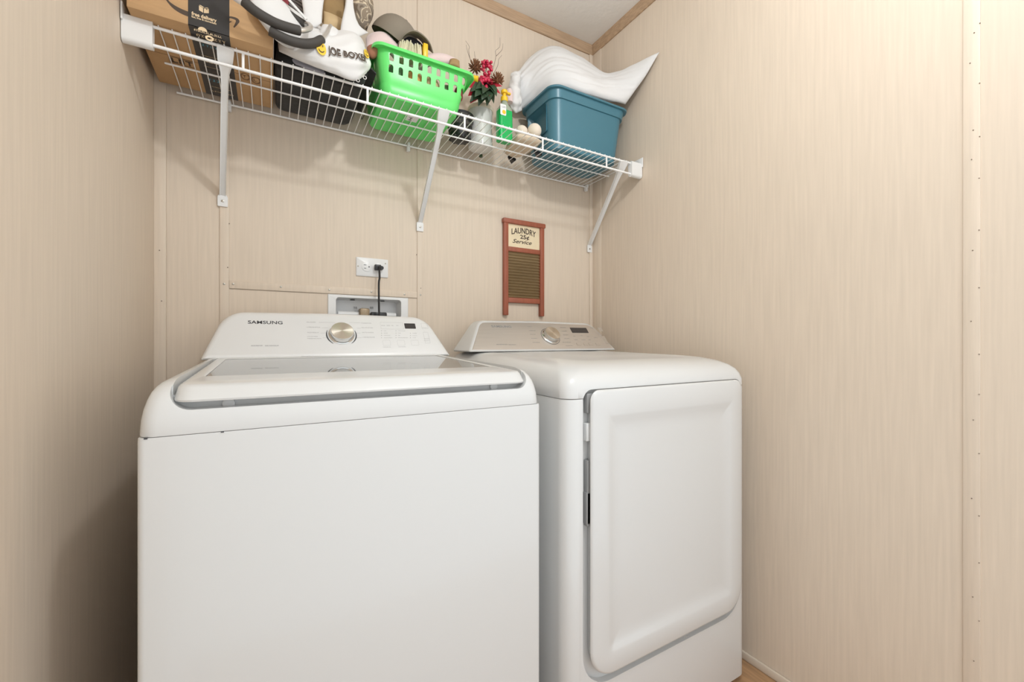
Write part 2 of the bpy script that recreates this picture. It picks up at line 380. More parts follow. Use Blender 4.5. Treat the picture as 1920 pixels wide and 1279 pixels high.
struct(MB().box(W - .010, W, YR, -.0, 0, .026, .004), 'baseboard_right', M['base'], True)
struct(MB().box(0, .010, YL, -.0, 0, .026, .004), 'baseboard_left', M['base'], True)
# ceiling lamp (just above the top of the picture, over the camera)
lampT = thing('ceiling_lamp', 'flush white dome ceiling lamp above the middle of the room', 'ceiling lamp', (LAMP[0], LAMP[1], CEIL))
Mx = Matrix.Translation(V((LAMP[0], LAMP[1], CEIL)))
MB().lathe([(.13, 0), (.13, -.018), (.12, -.022)], 32, Mx).build('base', M['white_pl'], lampT)
MB().lathe([(.118, -.020), (.110, -.040), (.085, -.058), (.05, -.068), (.005, -.071)], 32, Mx).build('dome', M['dome'], lampT)
bulb = bpy.data.objects.new('ceiling_bulb', ld); COL.objects.link(bulb); bulb.parent = lampT; bulb.location = (0, 0, -.13)

# ================================================================== CONSOLES (shared shape of both machines' control panels)
class Console:
    def __init__(s, xl0, xr0, xl1, xr1, z0, z1, y0, y1, yb, r=.05):
        s.P = [(xl0, z0), (xr0, z0), (xr1, z1), ((xl1 + xr1) / 2, z1 + .004), (xl1, z1)]; s.R = [.004, .004, r, .3, r]
        s.z0, s.y0, s.k, s.yb = z0, y0, (y1 - y0) / (z1 - z0), yb
        up = V((0, s.k, 1)).normalized(); s.up = up; s.n = V((1, 0, 0)).cross(up).normalized()
        if s.n.y > 0: s.n = -s.n
    def fy(s, z): return s.y0 + (z - s.z0) * s.k
    def out(s, d):
        P = inset_poly(s.P, d) if d else s.P
        return round_poly(P, [max(.001, r - d) for r in s.R], 8)
    def ring(s, d, off): return [V((x, s.fy(z) + off, z)) for x, z in s.out(d)]
    def back(s, d): return [V((x, s.yb, z)) for x, z in s.out(d)]
    def body(s, k=1.0): return MB().loft([s.back(.006), s.back(0), s.ring(0, .020 * k), s.ring(.002 * k, .009 * k), s.ring(.006 * k, .003 * k), s.ring(.013 * k, 0)])
    def at(s, u, v, lift=0): return atP(u, v, V((0, s.y0, s.z0)), s.n) + s.n * lift
    def M(s, u, v, lift=0.0003):
        p = s.at(u, v, lift); return Matrix(((1, s.up.x, s.n.x, p.x), (0, s.up.y, s.n.y, p.y), (0, s.up.z, s.n.z, p.z), (0, 0, 0, 1)))
def face_text(C, parent, txt, u0, v0, u1, v1, h, mt, bold=0, name='lettering'):
    a = C.at(u0, v0); b = C.at(u1, v1); m = (a + b) / 2
    vs, fs = text_geo(txt, h * 1.38, .00015, bold)
    w = max(v.x for v in vs) - min(v.x for v in vs); k = (b.x - a.x) / w
    Mx = C.M(960, 640); Mx.translation = m + C.n * .0003
    MB().add([V((v.x * k, v.y, v.z)) for v in vs], fs, Mx).build(name, mt, parent, False)

# ================================================================== WASHING MACHINE
WX0, WX1, WYF, WYB = .128, .814, -.789, -.065
washer = thing('washing_machine', 'white top-load washing machine with glass lid, left of the dryer', 'washing machine', ((WX0 + WX1) / 2, (WYF + WYB) / 2, 0))
mb = MB()
mb.loft([[V((x, y, z)) for x, y in rr(WX0 + d, WX1 - d, WYF + d, WYB - d, max(.010 - d, .001), 5)] for z, d in ((.022, .004), (.026, 0), (.890, 0), (.8957, .0006))])
mb.build('cabinet', M['enamel'], washer)
for x in (WX0 + .05, WX1 - .05):
    for y in (WYF + .06, WYB - .06): MB().lathe([(.022, 0), (.022, .012), (.012, .014), (.012, .023)], 16, Matrix.Translation(V((x, y, 0)))).build('foot', M['black'], washer)
def wtop(y): return .9935 - .0205 * max(0, min(1.05, (-.22 - y) / .55)) ** 1.4
mb = MB(); rings = []
for f, dx, dy in ((0, .0006, .0006), (.03, .000, .000), (.30, .001, .003), (.50, .003, .008), (.66, .006, .014), (.79, .0095, .022), (.88, .014, .032), (.94, .0185, .043), (.98, .025, .060), (1.0, .034, .080), (1.0, .12, .14), (1.0, .24, .24)):
    rings.append([V((x, y, .8965 + (wtop(y) - .8965) * f)) for x, y in rr(WX0 + dx, WX1 - dx, WYF + dy, WYB - .002, max(.022 - dy * .1, .01), 6)])
mb.loft(rings)
top = mb.build('top_frame', M['enamel'], washer)
LX0, LX1 = .166, .784
c1 = MB().loft([[V((x, y, z)) for x, z in rr(LX0 - .0035, LX1 + .0035, .9315, 1.2, .028, 8)] for y in (-.95, -.752)]).build('cut', M['enamel'], washer)
c2 = MB().loft([[V((x, y, z)) for x, y in rr(LX0 - .0022, LX1 + .0022, -1.0, -.2305, .02, 6)] for z in (.952, 1.2)]).build('cut', M['enamel'], washer)
c3 = MB().box(.21, .74, -.66, -.26, .915, 1.1).build('cut', M['enamel'], washer)
bool_cut(top, c1, c2, c3); soften(top, .0035, 40, 3)
top.data.shade_smooth(); top.data.set_sharp_from_angle(angle=radians(50))
# lid: frame ring with glass pane
def lz(y): return .9900 - .0175 * (-.24 - y) / .42
def lidring(ix, iyf, iyb, zf, r): return [V((x, y, zf(y))) for x, y in rr(LX0 + ix, LX1 - ix, -.7835 + iyf, -.233 - iyb, r, 6)]
gx0, gx1, gy0, gy1 = .192, .762, -.652, -.252
def winring(d, zf): return [V((x, y, zf(y))) for x, y in rr(gx0 - d, gx1 + d, gy0 - d, gy1 + d, .006, 6)]
mb = MB()
mb.loft([lidring(.006, .006, .002, lambda y: .9425 + max(0, (y + .78) * .05), .022), lidring(.001, .0008, 0, lambda y: .9435 + max(0, (y + .78) * .05), .026), lidring(0, 0, 0, lambda y: .9465 + max(0, (y + .78) * .05), .026),
         lidring(.003, .014, .001, lambda y: lz(y) - .0045, .024), lidring(.006, .0185, .003, lambda y: lz(y) - .0012, .022), lidring(.010, .026, .006, lz, .018),
         winring(.002, lz), winring(0, lambda y: lz(y) - .0012), winring(0, lambda y: lz(y) - .006), winring(.004, lambda y: .9455 + max(0, (y + .78) * .05))], wrap=True)
lid = mb.build('lid', M['enamel'], washer, True, 50)
mb = MB(); mb.loft([winring(-.0003, lambda y: lz(y) - .0060), winring(-.0003, lambda y: lz(y) - .0020)]); mb.build('glass_pane', M['glass'], lid, True, 30)
for u, v in ((429, 757), (925, 725)):
    p = atY(u, v, -.753); MB().lathe([(.009, 0), (.0085, .003), (.006, .004)], 18, Matrix.Translation(p) @ Matrix.Rotation(pi / 2, 4, 'X')).build('bumper', M['white_pl'], washer)
for u, v in ((273, 823), (417, 812)):
    p = atY(u, v, WYF); MB().box(p.x - .002, p.x + .002, WYF - .0004, WYF + .003, .8945, .8965).build('seam_clip', M['grey'], washer, False)
# console
WC = Console(.131, .827, .180, .767, .984, 1.119, -.2208, -.122, -.068, .070)
wcon = WC.body().build('control_panel', M['white_pl'], washer, True, 35)
face_text(WC, wcon, 'SAMSUNG', 465, 603.5, 530, 607.5, .0118, M['grey'], .0002)
def dial(C, parent, u, v, rad, depth, ringmat, plate_r):
    Mx = C.M(u, v, 0)
    d = MB().lathe([(rad * 1.12, 0), (rad * 1.12, .002), (rad * 1.06, .003), (rad, .006), (rad * .99, depth - .0015), (rad * .97, depth), (rad * .90, depth + .0003)], 48).build('dial', M['chrome'], parent, True, 30, M=Mx)
    ORG[d.name] = V(Mx.translation)
    f = MB().lathe([(rad * .955, depth + .0002), (rad * .955, depth + .0008), (rad * .94, depth + .0012)], 48); o = f.build('dial_face', M['brushed'], None, True, 30); o.parent = d
    return d
dial(WC, wcon, 640.5, 628, .0335, .020, None, 0)
Mx = WC.M(640.5, 628, .0003); mb = MB()
for a0, a1 in ((158, 232), (-52, 22)):
    mb = MB(); band(mb, [(.0430 * cos(radians(a)), .0430 * sin(radians(a))) for a in [a0 + (a1 - a0) * k / 16 for k in range(17)]], [.0012 + .0026 * sin(pi * k / 16) for k in range(17)], Mx); mb.build('dial_scale', M['grey'], wcon, False)
def print_row(C, parent, rows, mt, seed=0, name='print'):
    mb = MB()
    for i, (u0, v0, u1, v1, h) in enumerate(rows):
        a = C.at(u0, v0); b = C.at(u1, v1); Mx = C.M(u0, v0, .0002); ang = 0
        microprint(mb, 0, b.x - a.x, -h / 2, h / 2, Mx, seed * 31 + i)
    mb.build(name, mt, parent, False, kind='stuff')
print_row(WC, wcon, [(471, 649, 493, 649, .0030), (497, 649, 522, 649, .0030)], M['midgrey'], 1)
print_row(WC, wcon, [(575, 604.5, 592, 605, .0028), (575, 614, 600, 614.5, .0028), (576, 624, 597, 624.5, .0028), (576, 631.5, 596, 632, .0026), (576, 635.5, 603, 636, .0026),
                     (677, 606.5, 697, 607, .0028), (678, 615, 699, 615.5, .0028), (679, 624, 701, 624.5, .0028), (680, 633, 702, 633.5, .0028)], M['ltgrey'], 2)
mb = MB()
for u0, u1, v in ((598, 628, 605), (604, 615, 615), (601, 612, 625), (605, 612, 634), (655, 675, 605.5), (669, 676, 616), (669, 676, 625), (668, 678, 634)):
    a = WC.at(u0, v); b = WC.at(u1, v); mb.box(0, b.x - a.x, -.0002, .0002, 0, .0002, M=WC.M(u0, v, .0002))
mb.build('pointer_lines', M['ltgrey'], wcon, False, kind='stuff')
def face_box(C, parent, u0, v0, u1, v1, mt, name, t=.0006, r=.002, frame=0):
    a = C.at(u0, v0); b = C.at(u1, v1); m = (a + b) / 2; w = (b.x - a.x) / 2; h = abs((b - a).dot(C.up)) / 2
    # rows drop to the right in the picture only through perspective; use level boxes on the face
    Mx = C.M(960, 640); Mx.translation = m
    mb = MB(); o = rr(-w, w, -h, h, min(r, h * .45, w * .45), 4)
    if frame:
        i = rr(-w + frame, w - frame, -h + frame, h - frame, max(.0003, min(r, h * .45) - frame), 4)
        mb.loft([[V((x, y, .0001)) for x, y in o], [V((x, y, t)) for x, y in o], [V((x, y, t)) for x, y in i], [V((x, y, .0001)) for x, y in i]], wrap=True, M=Mx)
    else: mb.loft([[V((x, y, 0)) for x, y in o], [V((x, y, t)) for x, y in o]], M=Mx)
    return mb.build(name, mt, parent, True, 30)
face_box(WC, wcon, 757.5, 607, 780, 617, M['display'], 'display')
face_box(WC, wcon, 789, 606.5, 803, 617, M['ltgrey'], 'button_outline', .0003, .001, .0004)
face_box(WC, wcon, 793, 623.5, 807, 644, M['ltgrey'], 'button_outline', .0003, .001, .0004)
face_box(WC, wcon, 712.5, 605, 757, 618, M['ltgrey'], 'button_outline', .0003, .001, .0003)
for u in (717, 744, 770): face_box(WC, wcon, u, 638.5, u + 16, 648.5, M['ltgrey'], 'button_outline', .0003, .003, .0003)
rows = [(718, 651.5, 733, 651.5, .0018), (747, 651, 761, 651, .0018), (795, 636, 805, 636, .0018), (795, 639.5, 805, 639.5, .0018), (792, 615, 800, 615, .0014), (715, 611, 722, 611, .0026), (725, 611, 731, 611, .0026), (734, 611, 738, 611, .0026), (743, 611, 747, 611, .0026)]
for u, vs_, L in ((716, (621, 625.3, 629.6, 634), (5, 7, 12, 16)), (743, (621, 625.3, 629.6, 634), (14, 5, 4, 18)), (770, (625.5, 630, 634), (8, 9, 6))):
    for v, l in zip(vs_, L): rows.append((u + 3.5, v, u + 3.5 + l, v, .0019))
print_row(WC, wcon, rows, M['ltgrey'], 3)
mb = MB()
for u, vs_ in ((715.5, (621, 625.3, 629.6, 634)), (742.5, (621, 625.3, 629.6, 634)), (769.5, (625.5, 630, 634))):
    for v in vs_: mb.lathe([(.0011, 0), (.0011, .0003)], 8, WC.M(u, v, .0002))
mb.build('indicator_lights', M['midgrey'], wcon, False, kind='stuff')

# ================================================================== DRYER
DX0, DX1, DYF, DYB = .8735, 1.560, -.804, -.09
dryer = thing('dryer', 'white front-load clothes dryer with silver control panel, right of the washer', 'dryer', ((DX0 + DX1) / 2, (DYF + DYB) / 2, 0))
RC = .034
mb = MB(); mb.loft([[V((x, y, z)) for x, y in rr(DX0 + d, DX1 - d, DYF + d, DYB - d, [RC - d, RC - d, .008, .008], 8)] for z, d in ((.018, .005), (.022, 0), (.8965, 0), (.900, .0015))])
cab = mb.build('cabinet', M['enamel'], dryer)
for x in (DX0 + .05, DX1 - .05):
    for y in (DYF + .06, DYB - .06): MB().lathe([(.02, 0), (.02, .01), (.011, .012), (.011, .02)], 16, Matrix.Translation(V((x, y, 0)))).build('foot', M['black'], dryer)
def dtop(y): return .9975 - .026 * max(0, (-.40 - y) / .40) ** 2
mb = MB(); rings = []
for f, dx, dy in ((0, .0015, .0015), (.02, 0, 0), (.30, .000, .001), (.52, .004, .006), (.70, .011, .014), (.84, .022, .027), (.94, .038, .046), (.99, .060, .072), (1.0, .085, .098), (1.0, .105, .115), (.985, .112, .122), (.985, .2, .2), (.985, .30, .28)):
    rings.append([V((x, y, .901 + (dtop(y) - .901) * f)) for x, y in rr(DX0 + dx, DX1 - dx, DYF + dy, DYB - .002, [max(RC, .0) + dx * .3, max(RC, .0) + dx * .3, .006, .006], 8)])
mb.loft(rings); dt = mb.build('top_panel', M['enamel'], dryer, True, 40)
# door pocket
PX0 = atY(1093, 900, DYF).x; PZ0 = .218; PZ1 = .921
pk = lambda: MB().loft([[V((x, y, z)) for x, z in rr(PX0, DX1 - .030, PZ0, PZ1, [.085, .085, .028, .028], 10)] for y in (-.95, DYF + .016)]).build('cut', M['enamel'], dryer)
bool_cut(cab, pk()); bool_cut(dt, pk())
for o in (cab, dt): soften(o, .0035, 50, 3); o.data.shade_smooth(); o.data.set_sharp_from_angle(angle=radians(55))
# door
YD = DYF - .012
qa = atY(1110, 735, YD); qb = atY(1385, 716, YD); qc = atY(1130, 1262, YD)
gX0, gX1, gZ0, gZ1 = qa.x, 1.5185, .240, qa.z + .002
def dring(d, y, zt=0, r0=.026, r1=.072): return [V((x, y, z)) for x, z in rr(gX0 + d, gX1 - d, gZ0 + d, gZ1 - d - zt, [max(.004, r1 - d)] * 2 + [max(.004, r0 - d * .5)] * 2, 10)]
mb = MB(); mb.loft([dring(.010, DYF + .014), dring(.004, YD + .010), dring(0, YD + .006), dring(.002, YD + .002), dring(.007, YD), dring(.050, YD - .0005, .01), dring(.056, YD + .0006, .01), dring(.066, YD + .0038, .012), dring(.078, YD + .0064, .014), dring(.096, YD + .0072, .014), dring(.2, YD + .0072, 0)])
door = mb.build('door', M['enamel'], dryer, True, 50)
mb = MB(); Mx = Matrix.Translation(atY(1286, 1193, YD - .0006)) @ Matrix.Rotation(pi / 2, 4, 'X')
microprint(mb, -.010, .010, .0015, .0045, Mx, 5); microprint(mb, -.010, .010, -.0045, -.0015, Mx, 6); mb.build('mark', M['ltgrey'], door, False, kind='stuff')
for z0, z1, x, m_ in ((.865, .912, .014, 'midgrey'), (.80, .842, .013, 'white_pl'), (.60, .755, .0145, 'midgrey'), (.605, .68, .0125, 'midgrey')):
    MB().box(PX0 + x, PX0 + x + .02, DYF + .002, DYF + .0165, z0, z1, .002).build('door_catch', M[m_], dryer)
DC = Console(.880, 1.556, .962, 1.496, .9965, 1.1115, -.246, -.150, -.098, .050)
dcon = DC.body(.5).build('control_panel', M['enamel'], dryer, True, 35)
pl = MB().loft([DC.ring(.0075, .001), DC.ring(.0080, -.0010), DC.ring(.0095, -.0018)]); plate = pl.build('faceplate', M['silverplate'], dcon, True, 35)
class Lift:                                             # the faceplate surface
    pass
DP = Console(.880, 1.556, .962, 1.496, .9965, 1.1115, -.2478, -.1518, -.098, .050)
face_text(DP, dcon, 'SAMSUNG', 921, 611.5, 959, 614.5, .0105, M['midgrey'], .0002)
dial(DP, dcon, 1032, 631.5, .0325, .022, None, 0)
mb = MB(); band(mb, [(.0405 * cos(radians(a)), .0405 * sin(radians(a))) for a in range(0, 361, 10)], .0016, DP.M(1032, 631.5, .0003)); mb.build('dial_scale', M['grey'], dcon, False)
face_box(DP, dcon, 1068, 615, 1104, 625, M['display'], 'display')
print_row(DP, dcon, [(931, 646.5, 951, 647, .0030), (954, 647, 968, 647, .0030)], M['midgrey'], 7)
print_row(DP, dcon, [(989, 613, 997, 613, .0024), (992, 620.5, 1004, 620.5, .0024), (994, 627.5, 1004, 627.5, .0024), (996, 635, 1007, 635, .0024), (999, 642.5, 1012, 642.5, .0024), (1050, 614.5, 1061, 614.5, .0024), (1053, 621.5, 1063, 621.5, .0024), (1056, 628.5, 1066, 628.5, .0024), (1058, 635.5, 1068, 635.5, .0024), (1055, 642.5, 1071, 642.5, .0024), (1061, 649, 1074, 649, .0020),
                     (1075, 631, 1079, 631, .002), (1088, 630, 1092, 630, .002), (1101, 632, 1105, 632, .002), (1077, 638, 1083, 638, .002), (1090, 638, 1098, 638, .002), (1103, 638, 1108, 638, .002), (1107, 616, 1112, 616, .002), (1114, 634, 1120, 634, .002)], M['midgrey'], 8)
for u, v in ((1080, 643.5), (1093, 643.5), (1103, 643.5), (1116, 643.5)): face_box(DP, dcon, u, v, u + 10, v + 4.5, M['silverplate'], 'button', .0012, .001)
face_box(DP, dcon, 1128, 631, 1141, 645, M['silverplate'], 'button', .0012, .001); face_box(DP, dcon, 1120, 615, 1131, 622, M['silverplate'], 'button', .0008, .001)

# ================================================================== WIRE SHELF
ZS = 1.765; YFR = -.307
shelf = thing('wire_shelf', 'white vinyl-coated wire wall shelf holding the stored things above the machines', 'shelf', (W / 2, 0, ZS))
SX0, SX1 = .030, 1.610
MB().bar((SX0, YFR, ZS), (SX1, YFR, ZS), .0036, 10).build('front_rail', M['shelfwhite'], shelf)
MB().bar((SX0, YFR, 1.7215), (SX1, YFR, 1.7215), .0038, 10).build('lip_rail', M['shelfwhite'], shelf)
MB().bar((.052, -.165, ZS - .0035), (1.588, -.165, ZS - .0035), .0026, 10).build('middle_rail', M['shelfwhite'], shelf)
MB().bar((.053, -.012, ZS - .002), (1.592, -.012, ZS - .002), .0032, 10).build('back_rail', M['shelfwhite'], shelf)
for x in (.232, .535, .838, 1.142, 1.445): MB().box(x - .003, x + .003, YFR - .0022, YFR + .0022, 1.7225, ZS - .001, .001).build('lip_tie', M['shelfwhite'], shelf)
w0 = MB().bar((0, YFR - .0045, ZS + .0035), (0, -.010, ZS + .0012), .0014, 6).build('deck_wire', M['shelfwhite'], None)
me = w0.data
for v in me.vertices: v.co.x += 0; v.co.z -= ZS
w0.parent = shelf; n = 0
x = .0656
while x < 1.592:
    o = w0 if n == 0 else w0.copy()
    if n: COL.objects.link(o); o.parent = shelf
    o.location = (x - W / 2, 0, 0); x += .02535; n += 1
for x0, x1, sg in ((.0015, .056, 1), (1.574, W - .0035, -1)):
    mb = MB(); mb.loft([[V((x, y, z)) for y, z in rr(YFR - .010 - g, YFR + .012 + g, 1.711 - g, 1.773 + g, [.010, .010, .005, .005], 5)] for x, g in ((x0, 0), (x1, 0))])
    xe = x0 if sg > 0 else x1
    mb.box(min(xe, xe + sg * .004), max(xe, xe + sg * .004), YFR - .016, YFR + .03, 1.755, 1.795, .0015)
    mb.build('end_bracket', M['white_pl'], shelf)
for (xt, xw, zt) in ((.195, .164, 1.470), (.767, .784, 1.474), (1.536, 1.6115, 1.480)):
    a = V((xt, YFR + .001, ZS - .006)); b = V((xw, -.006, zt + .012)); t = (b - a).normalized(); sd = V((1, 0, 0)) - t * t.x; sd.normalize(); nn = t.cross(sd)
    mb = MB(); R_ = []
    for f, w, th in ((-.02, .017, .004), (0, .018, .006), (.06, .016, .007), (.13, .0095, .0065), (.2, .008, .006), (.97, .008, .006), (1.0, .0075, .0035)):
        p = a + (b - a) * f
        R_.append([p + sd * (sx * w) + nn * (sy * th) for sx, sy in ((-1, -1), (-.8, -1.15), (.8, -1.15), (1, -1), (1, 1), (.7, .6), (-.7, .6), (-1, 1))])
    mb.loft(R_); br = mb.build('support_brace', M['white_pl'], shelf, True, 35)
    mb = MB(); mb.prism(rr(xw - .013, xw + .013, zt - .022, zt + .016, [.002, .002, .011, .011], 5), -.0085, -.0045); fp = mb.build('foot_plate', M['white_pl'], br)
    screw_head((xw, -.0085, zt - .006), .0042, br, M['screw'])
for x in (.181, .737, 1.585):
    mb = MB(); mb.box(x - .006, x + .006, -.020, -.0045, 1.742, 1.772, .002); mb.box(x - .0045, x + .0045, -.026, -.018, 1.757, 1.772, .0015); mb.build('wall_clip', M['white_pl'], shelf)

DK = ZS + .006      # top of the deck wires

# ================================================================== OUTLET, BOX, PLUG, SIGN
outlet = thing('wall_outlet', 'white duplex wall outlet in a horizontal plate above the washer', 'outlet', (.609, 0, 1.30))
mb = MB(); mb.loft([[V((x, y, z)) for x, z in rr(.5535 + d, .6655 - d, 1.266 + d, 1.333 - d, .003, 4)] for y, d in ((-.0003, 0), (-.004, .0005), (-.006, .003))]); mb.build('plate', M['white_pl'], outlet)
for cx in (.5895, .6305):
    rc = MB().lathe([(.0172, .0055), (.0172, .0075), (.0160, .0082)], 28, Matrix.Translation(V((cx, 0, 1.300))) @ Matrix.Rotation(pi / 2, 4, 'X')).build('socket', M['white_pl'], outlet)
    for dx, dz, w, h in ((-.006, .006, .0045, .001), (-.006, -.006, .0035, .001)): MB().box(cx + dx - w, cx + dx + w, -.0086, -.0080, 1.300 + dz - h, 1.300 + dz + h).build('slot', M['grey'], rc, False)
    MB().lathe([(.0024, .0080), (.0024, .0087)], 12, Matrix.Translation(V((cx + .0075, 0, 1.300))) @ Matrix.Rotation(pi / 2, 4, 'X')).build('ground_hole', M['grey'], rc, False)
for x in (.560, .655): screw_head((x, -.006, 1.3175 if x > .6 else 1.30), .0026, outlet, M['screw'])
pp = atY(709, 502, -.02)
cord = thing('power_cord', 'black power cord plugged into the outlet, hanging behind the washer', 'power cord', (pp.x, -.02, 1.05))
mb = MB(); mb.box(pp.x - .012, pp.x + .010, -.026, -.0088, pp.z - .010, pp.z + .010, .003); mb.lathe([(.008, .0), (.007, .012)], 14, Matrix.Translation(V((pp.x + .012, -.012, pp.z - .001))) @ Matrix.Rotation(pi / 2, 4, 'X')); mb.build('plug', M['black'], cord)
MB().tube(spline([(pp.x + .001, -.024, pp.z + .002), (pp.x + .002, -.030, pp.z - .012), (pp.x + .002, -.034, pp.z - .04), (pp.x - .001, -.036, 1.24), (pp.x - .002, -.042, 1.17), (pp.x - .002, -.048, 1.10), (pp.x, -.05, 1.02)], 30), .0036, 8, sx=1.0).build('cable', M['black'], cord)
ob = thing('laundry_outlet_box', 'white recessed washer outlet box with valve behind the washer panel', 'outlet box', (.60, 0, BZ0))
fr = lambda d, y: [V((x, y, z)) for x, z in rr(.4615 + d, .7395 - d, 1.005 + d, 1.1962 - d, .003, 6)]
inn = lambda d, y: [V((x, y, z)) for x, z in rr(BX0 + .002 + d, BX1 - .002 - d, BZ0 + .002, BZ1 - .002 - d, .010, 6)]
mb = MB(); mb.loft([fr(0, -.0002), fr(0, -.003), fr(.002, -.005), inn(-.001, -.005), inn(0, -.003), inn(0, .003), inn(.003, .055), inn(.0031, .060), inn(.0, .060), inn(-.0005, .003)], wrap=False, cap0=False, cap1=False)
mb.build('frame', M['white_pl'], ob, True, 40)
mb = MB(); mb.loft([inn(.003, .0545), inn(.003, .058)]); mb.build('back_panel', M['white_in'], ob)
MB().bar((BX0 + .012, .036, 1.130), (BX1 - .012, .036, 1.130), .012, 14).build('pipe', M['white_pl'], ob)
pv = atY(683, 583, .02)
mb = MB(); mb.box(pv.x - .017, pv.x + .017, .005, .045, 1.09, pv.z + .008, .006); mb.bar((pv.x, .02, 1.05), (pv.x, .02, 1.11), .012, 12); mb.build('valve', M['valve'], ob)
mb = MB(); q = atY(711, 588, .0); mb.box(q.x - .030, q.x + .028, -.004, .02, 1.075, q.z + .004, .005); mb.lathe([(.008, 0), (.008, .012)], 12, Matrix.Translation(V((q.x - .012, .004, q.z - .008))) @ Matrix.Rotation(pi / 2, 4, 'X')); mb.build('hose_fitting', M['black'], ob)
mb = MB()
for u, v in ((661, 559.5), (717, 561)):
    p = atY(u, v, .03); mb.lathe([(.008, 0), (.008, .002)], 14, Matrix.Translation(V((p.x, .03, BZ1 - .0065)))) 
mb.build('knockout', M['grey'], ob, False)
mb = MB()
for u, v in ((666, 578), (697, 578), (668, 586)): microprint(mb, -.006, .006, -.004, .004, Matrix.Translation(atY(u, v, .052)) @ Matrix.Rotation(pi / 2, 4, 'X'), int(u))
mb.build('print', M['midgrey'], ob, False, kind='stuff')

wbz1, wbz0 = 1.5535, 1.144
sign = thing('washboard_sign', 'red wooden washboard sign reading laundry service hung above the dryer', 'sign', (1.243, 0, wbz0))
for x0, x1 in ((1.142, 1.163), (1.324, 1.345)): MB().box(x0, x1, -.019, -.0012, wbz0, wbz1 - .016, .003).build('side_rail', M['redwood'], sign)
MB().box(1.138, 1.350, -.0225, -.0012, wbz1 - .020, wbz1, .004).build('top_rail', M['redwood'], sign)
MB().box(1.163, 1.324, -.017, -.0012, 1.416, 1.436, .003).build('cross_rail', M['redwood'], sign)
MB().box(1.163, 1.324, -.017, -.0012, 1.198, 1.220, .003).build('cross_rail', M['redwood'], sign)
brd = MB().box(1.163, 1.324, -.010, -.0012, 1.436, wbz1 - .020).build('sign_board', M['parch'], sign, False)
mb = MB(); zz = [1.220 + .196 * k / 128 for k in range(129)]
pr = [(z, -.0085 - .0040 * sin(2 * pi * (z - 1.220) / .0122)) for z in zz]
mb.loft([[V((x, y, z)) for z, y in pr] + [V((x, -.0014, z)) for z, y in reversed(pr)] for x in (1.163, 1.324)]); mb.build('washing_plate', M['brass'], sign, True, 60)
RX = Matrix.Rotation(pi / 2, 4, 'X')
def arc_text(txt, w, h, z0, bow, parent, bold=.0004, shear=0, cx=1.243):
    vs, fs = text_geo(txt, h * 1.4, .0004, bold, 1, shear)
    mx = max(v.x for v in vs); mn = min(v.x for v in vs); k = w / (mx - mn); m0 = (mx + mn) / 2
    out = []
    for v in vs:
        x = (v.x - m0) * k; out.append(V((cx + x, -.0106 - v.z, z0 + v.y + bow * (1 - (2 * x / w) ** 2))))
    MB().add(out, fs).build('lettering', M['ink'], parent, False)
arc_text('LAUNDRY', .122, .025, 1.500, .010, brd, .0005)
arc_text('25¢', .046, .017, 1.4835, 0, brd, .0004, cx=1.247)
arc_text('Service', .096, .017, 1.462, 0, brd, .0002, .35, cx=1.235)

# ================================================================== CARDBOARD BOX
bx0, bx1, by0, by1, bz0, bz1 = .017, .298, -.346, -.034, DK, DK + .255
box = thing('cardboard_box', 'brown cardboard shipping box with black tape at the left end of the shelf', 'box', ((bx0 + bx1) / 2, (by0 + by1) / 2, bz0))
body = MB().box(bx0, bx1, by0, by1, bz0, bz1, .003, 2).build('carton', M['card'], box)
t0, t1 = .126, .206
mb = MB(); mb.box(t0, t1, by0 - .0006, by0 + .001, bz0 - .0005, bz1, 0); mb.box(t0, t1, by0 - .0006, by1, bz0 - .0006, bz0 + .001, 0); mb.box(t0, t1, by0, by1, bz1 - .001, bz1 + .0006); tp = mb.build('packing_tape', M['tape'], box, False)
MF = Matrix.Translation(V((0, by0 - .0001, 0))) @ Matrix.Rotation(pi / 2, 4, 'X')       # front face: (x, z) plane
MT = Matrix.Translation(V((0, by0 - .0010, 0))) @ Matrix.Rotation(pi / 2, 4, 'X')
def fpt(u, v): p = atY(u, v, by0); return (p.x, p.z)
def put_text(txt, u0, v0, u1, v1, h, mt, bold, parent, name='lettering'):
    a = atY(u0, v0, by0); b = atY(u1, v1, by0); vs, fs = text_geo(txt, h * 1.38, .00015, bold)
    w = max(v.x for v in vs) - min(v.x for v in vs); k = (b.x - a.x) / w
    MB().add([V((v.x * k, v.y, v.z)) for v in vs], fs, Matrix.Translation(V(((a.x + b.x) / 2, by0 - .0009, (a.z + b.z) / 2))) @ Matrix.Rotation(pi / 2, 4, 'X')).build(name, mt, parent, False)
put_text('free delivery', 359, 25.5, 406, 40.5, .0085, M['tapetext'], .0004, tp)
put_text('fast, free & convenient', 359, 32, 406, 45.5, .0042, M['tapetext'], .0002, tp)
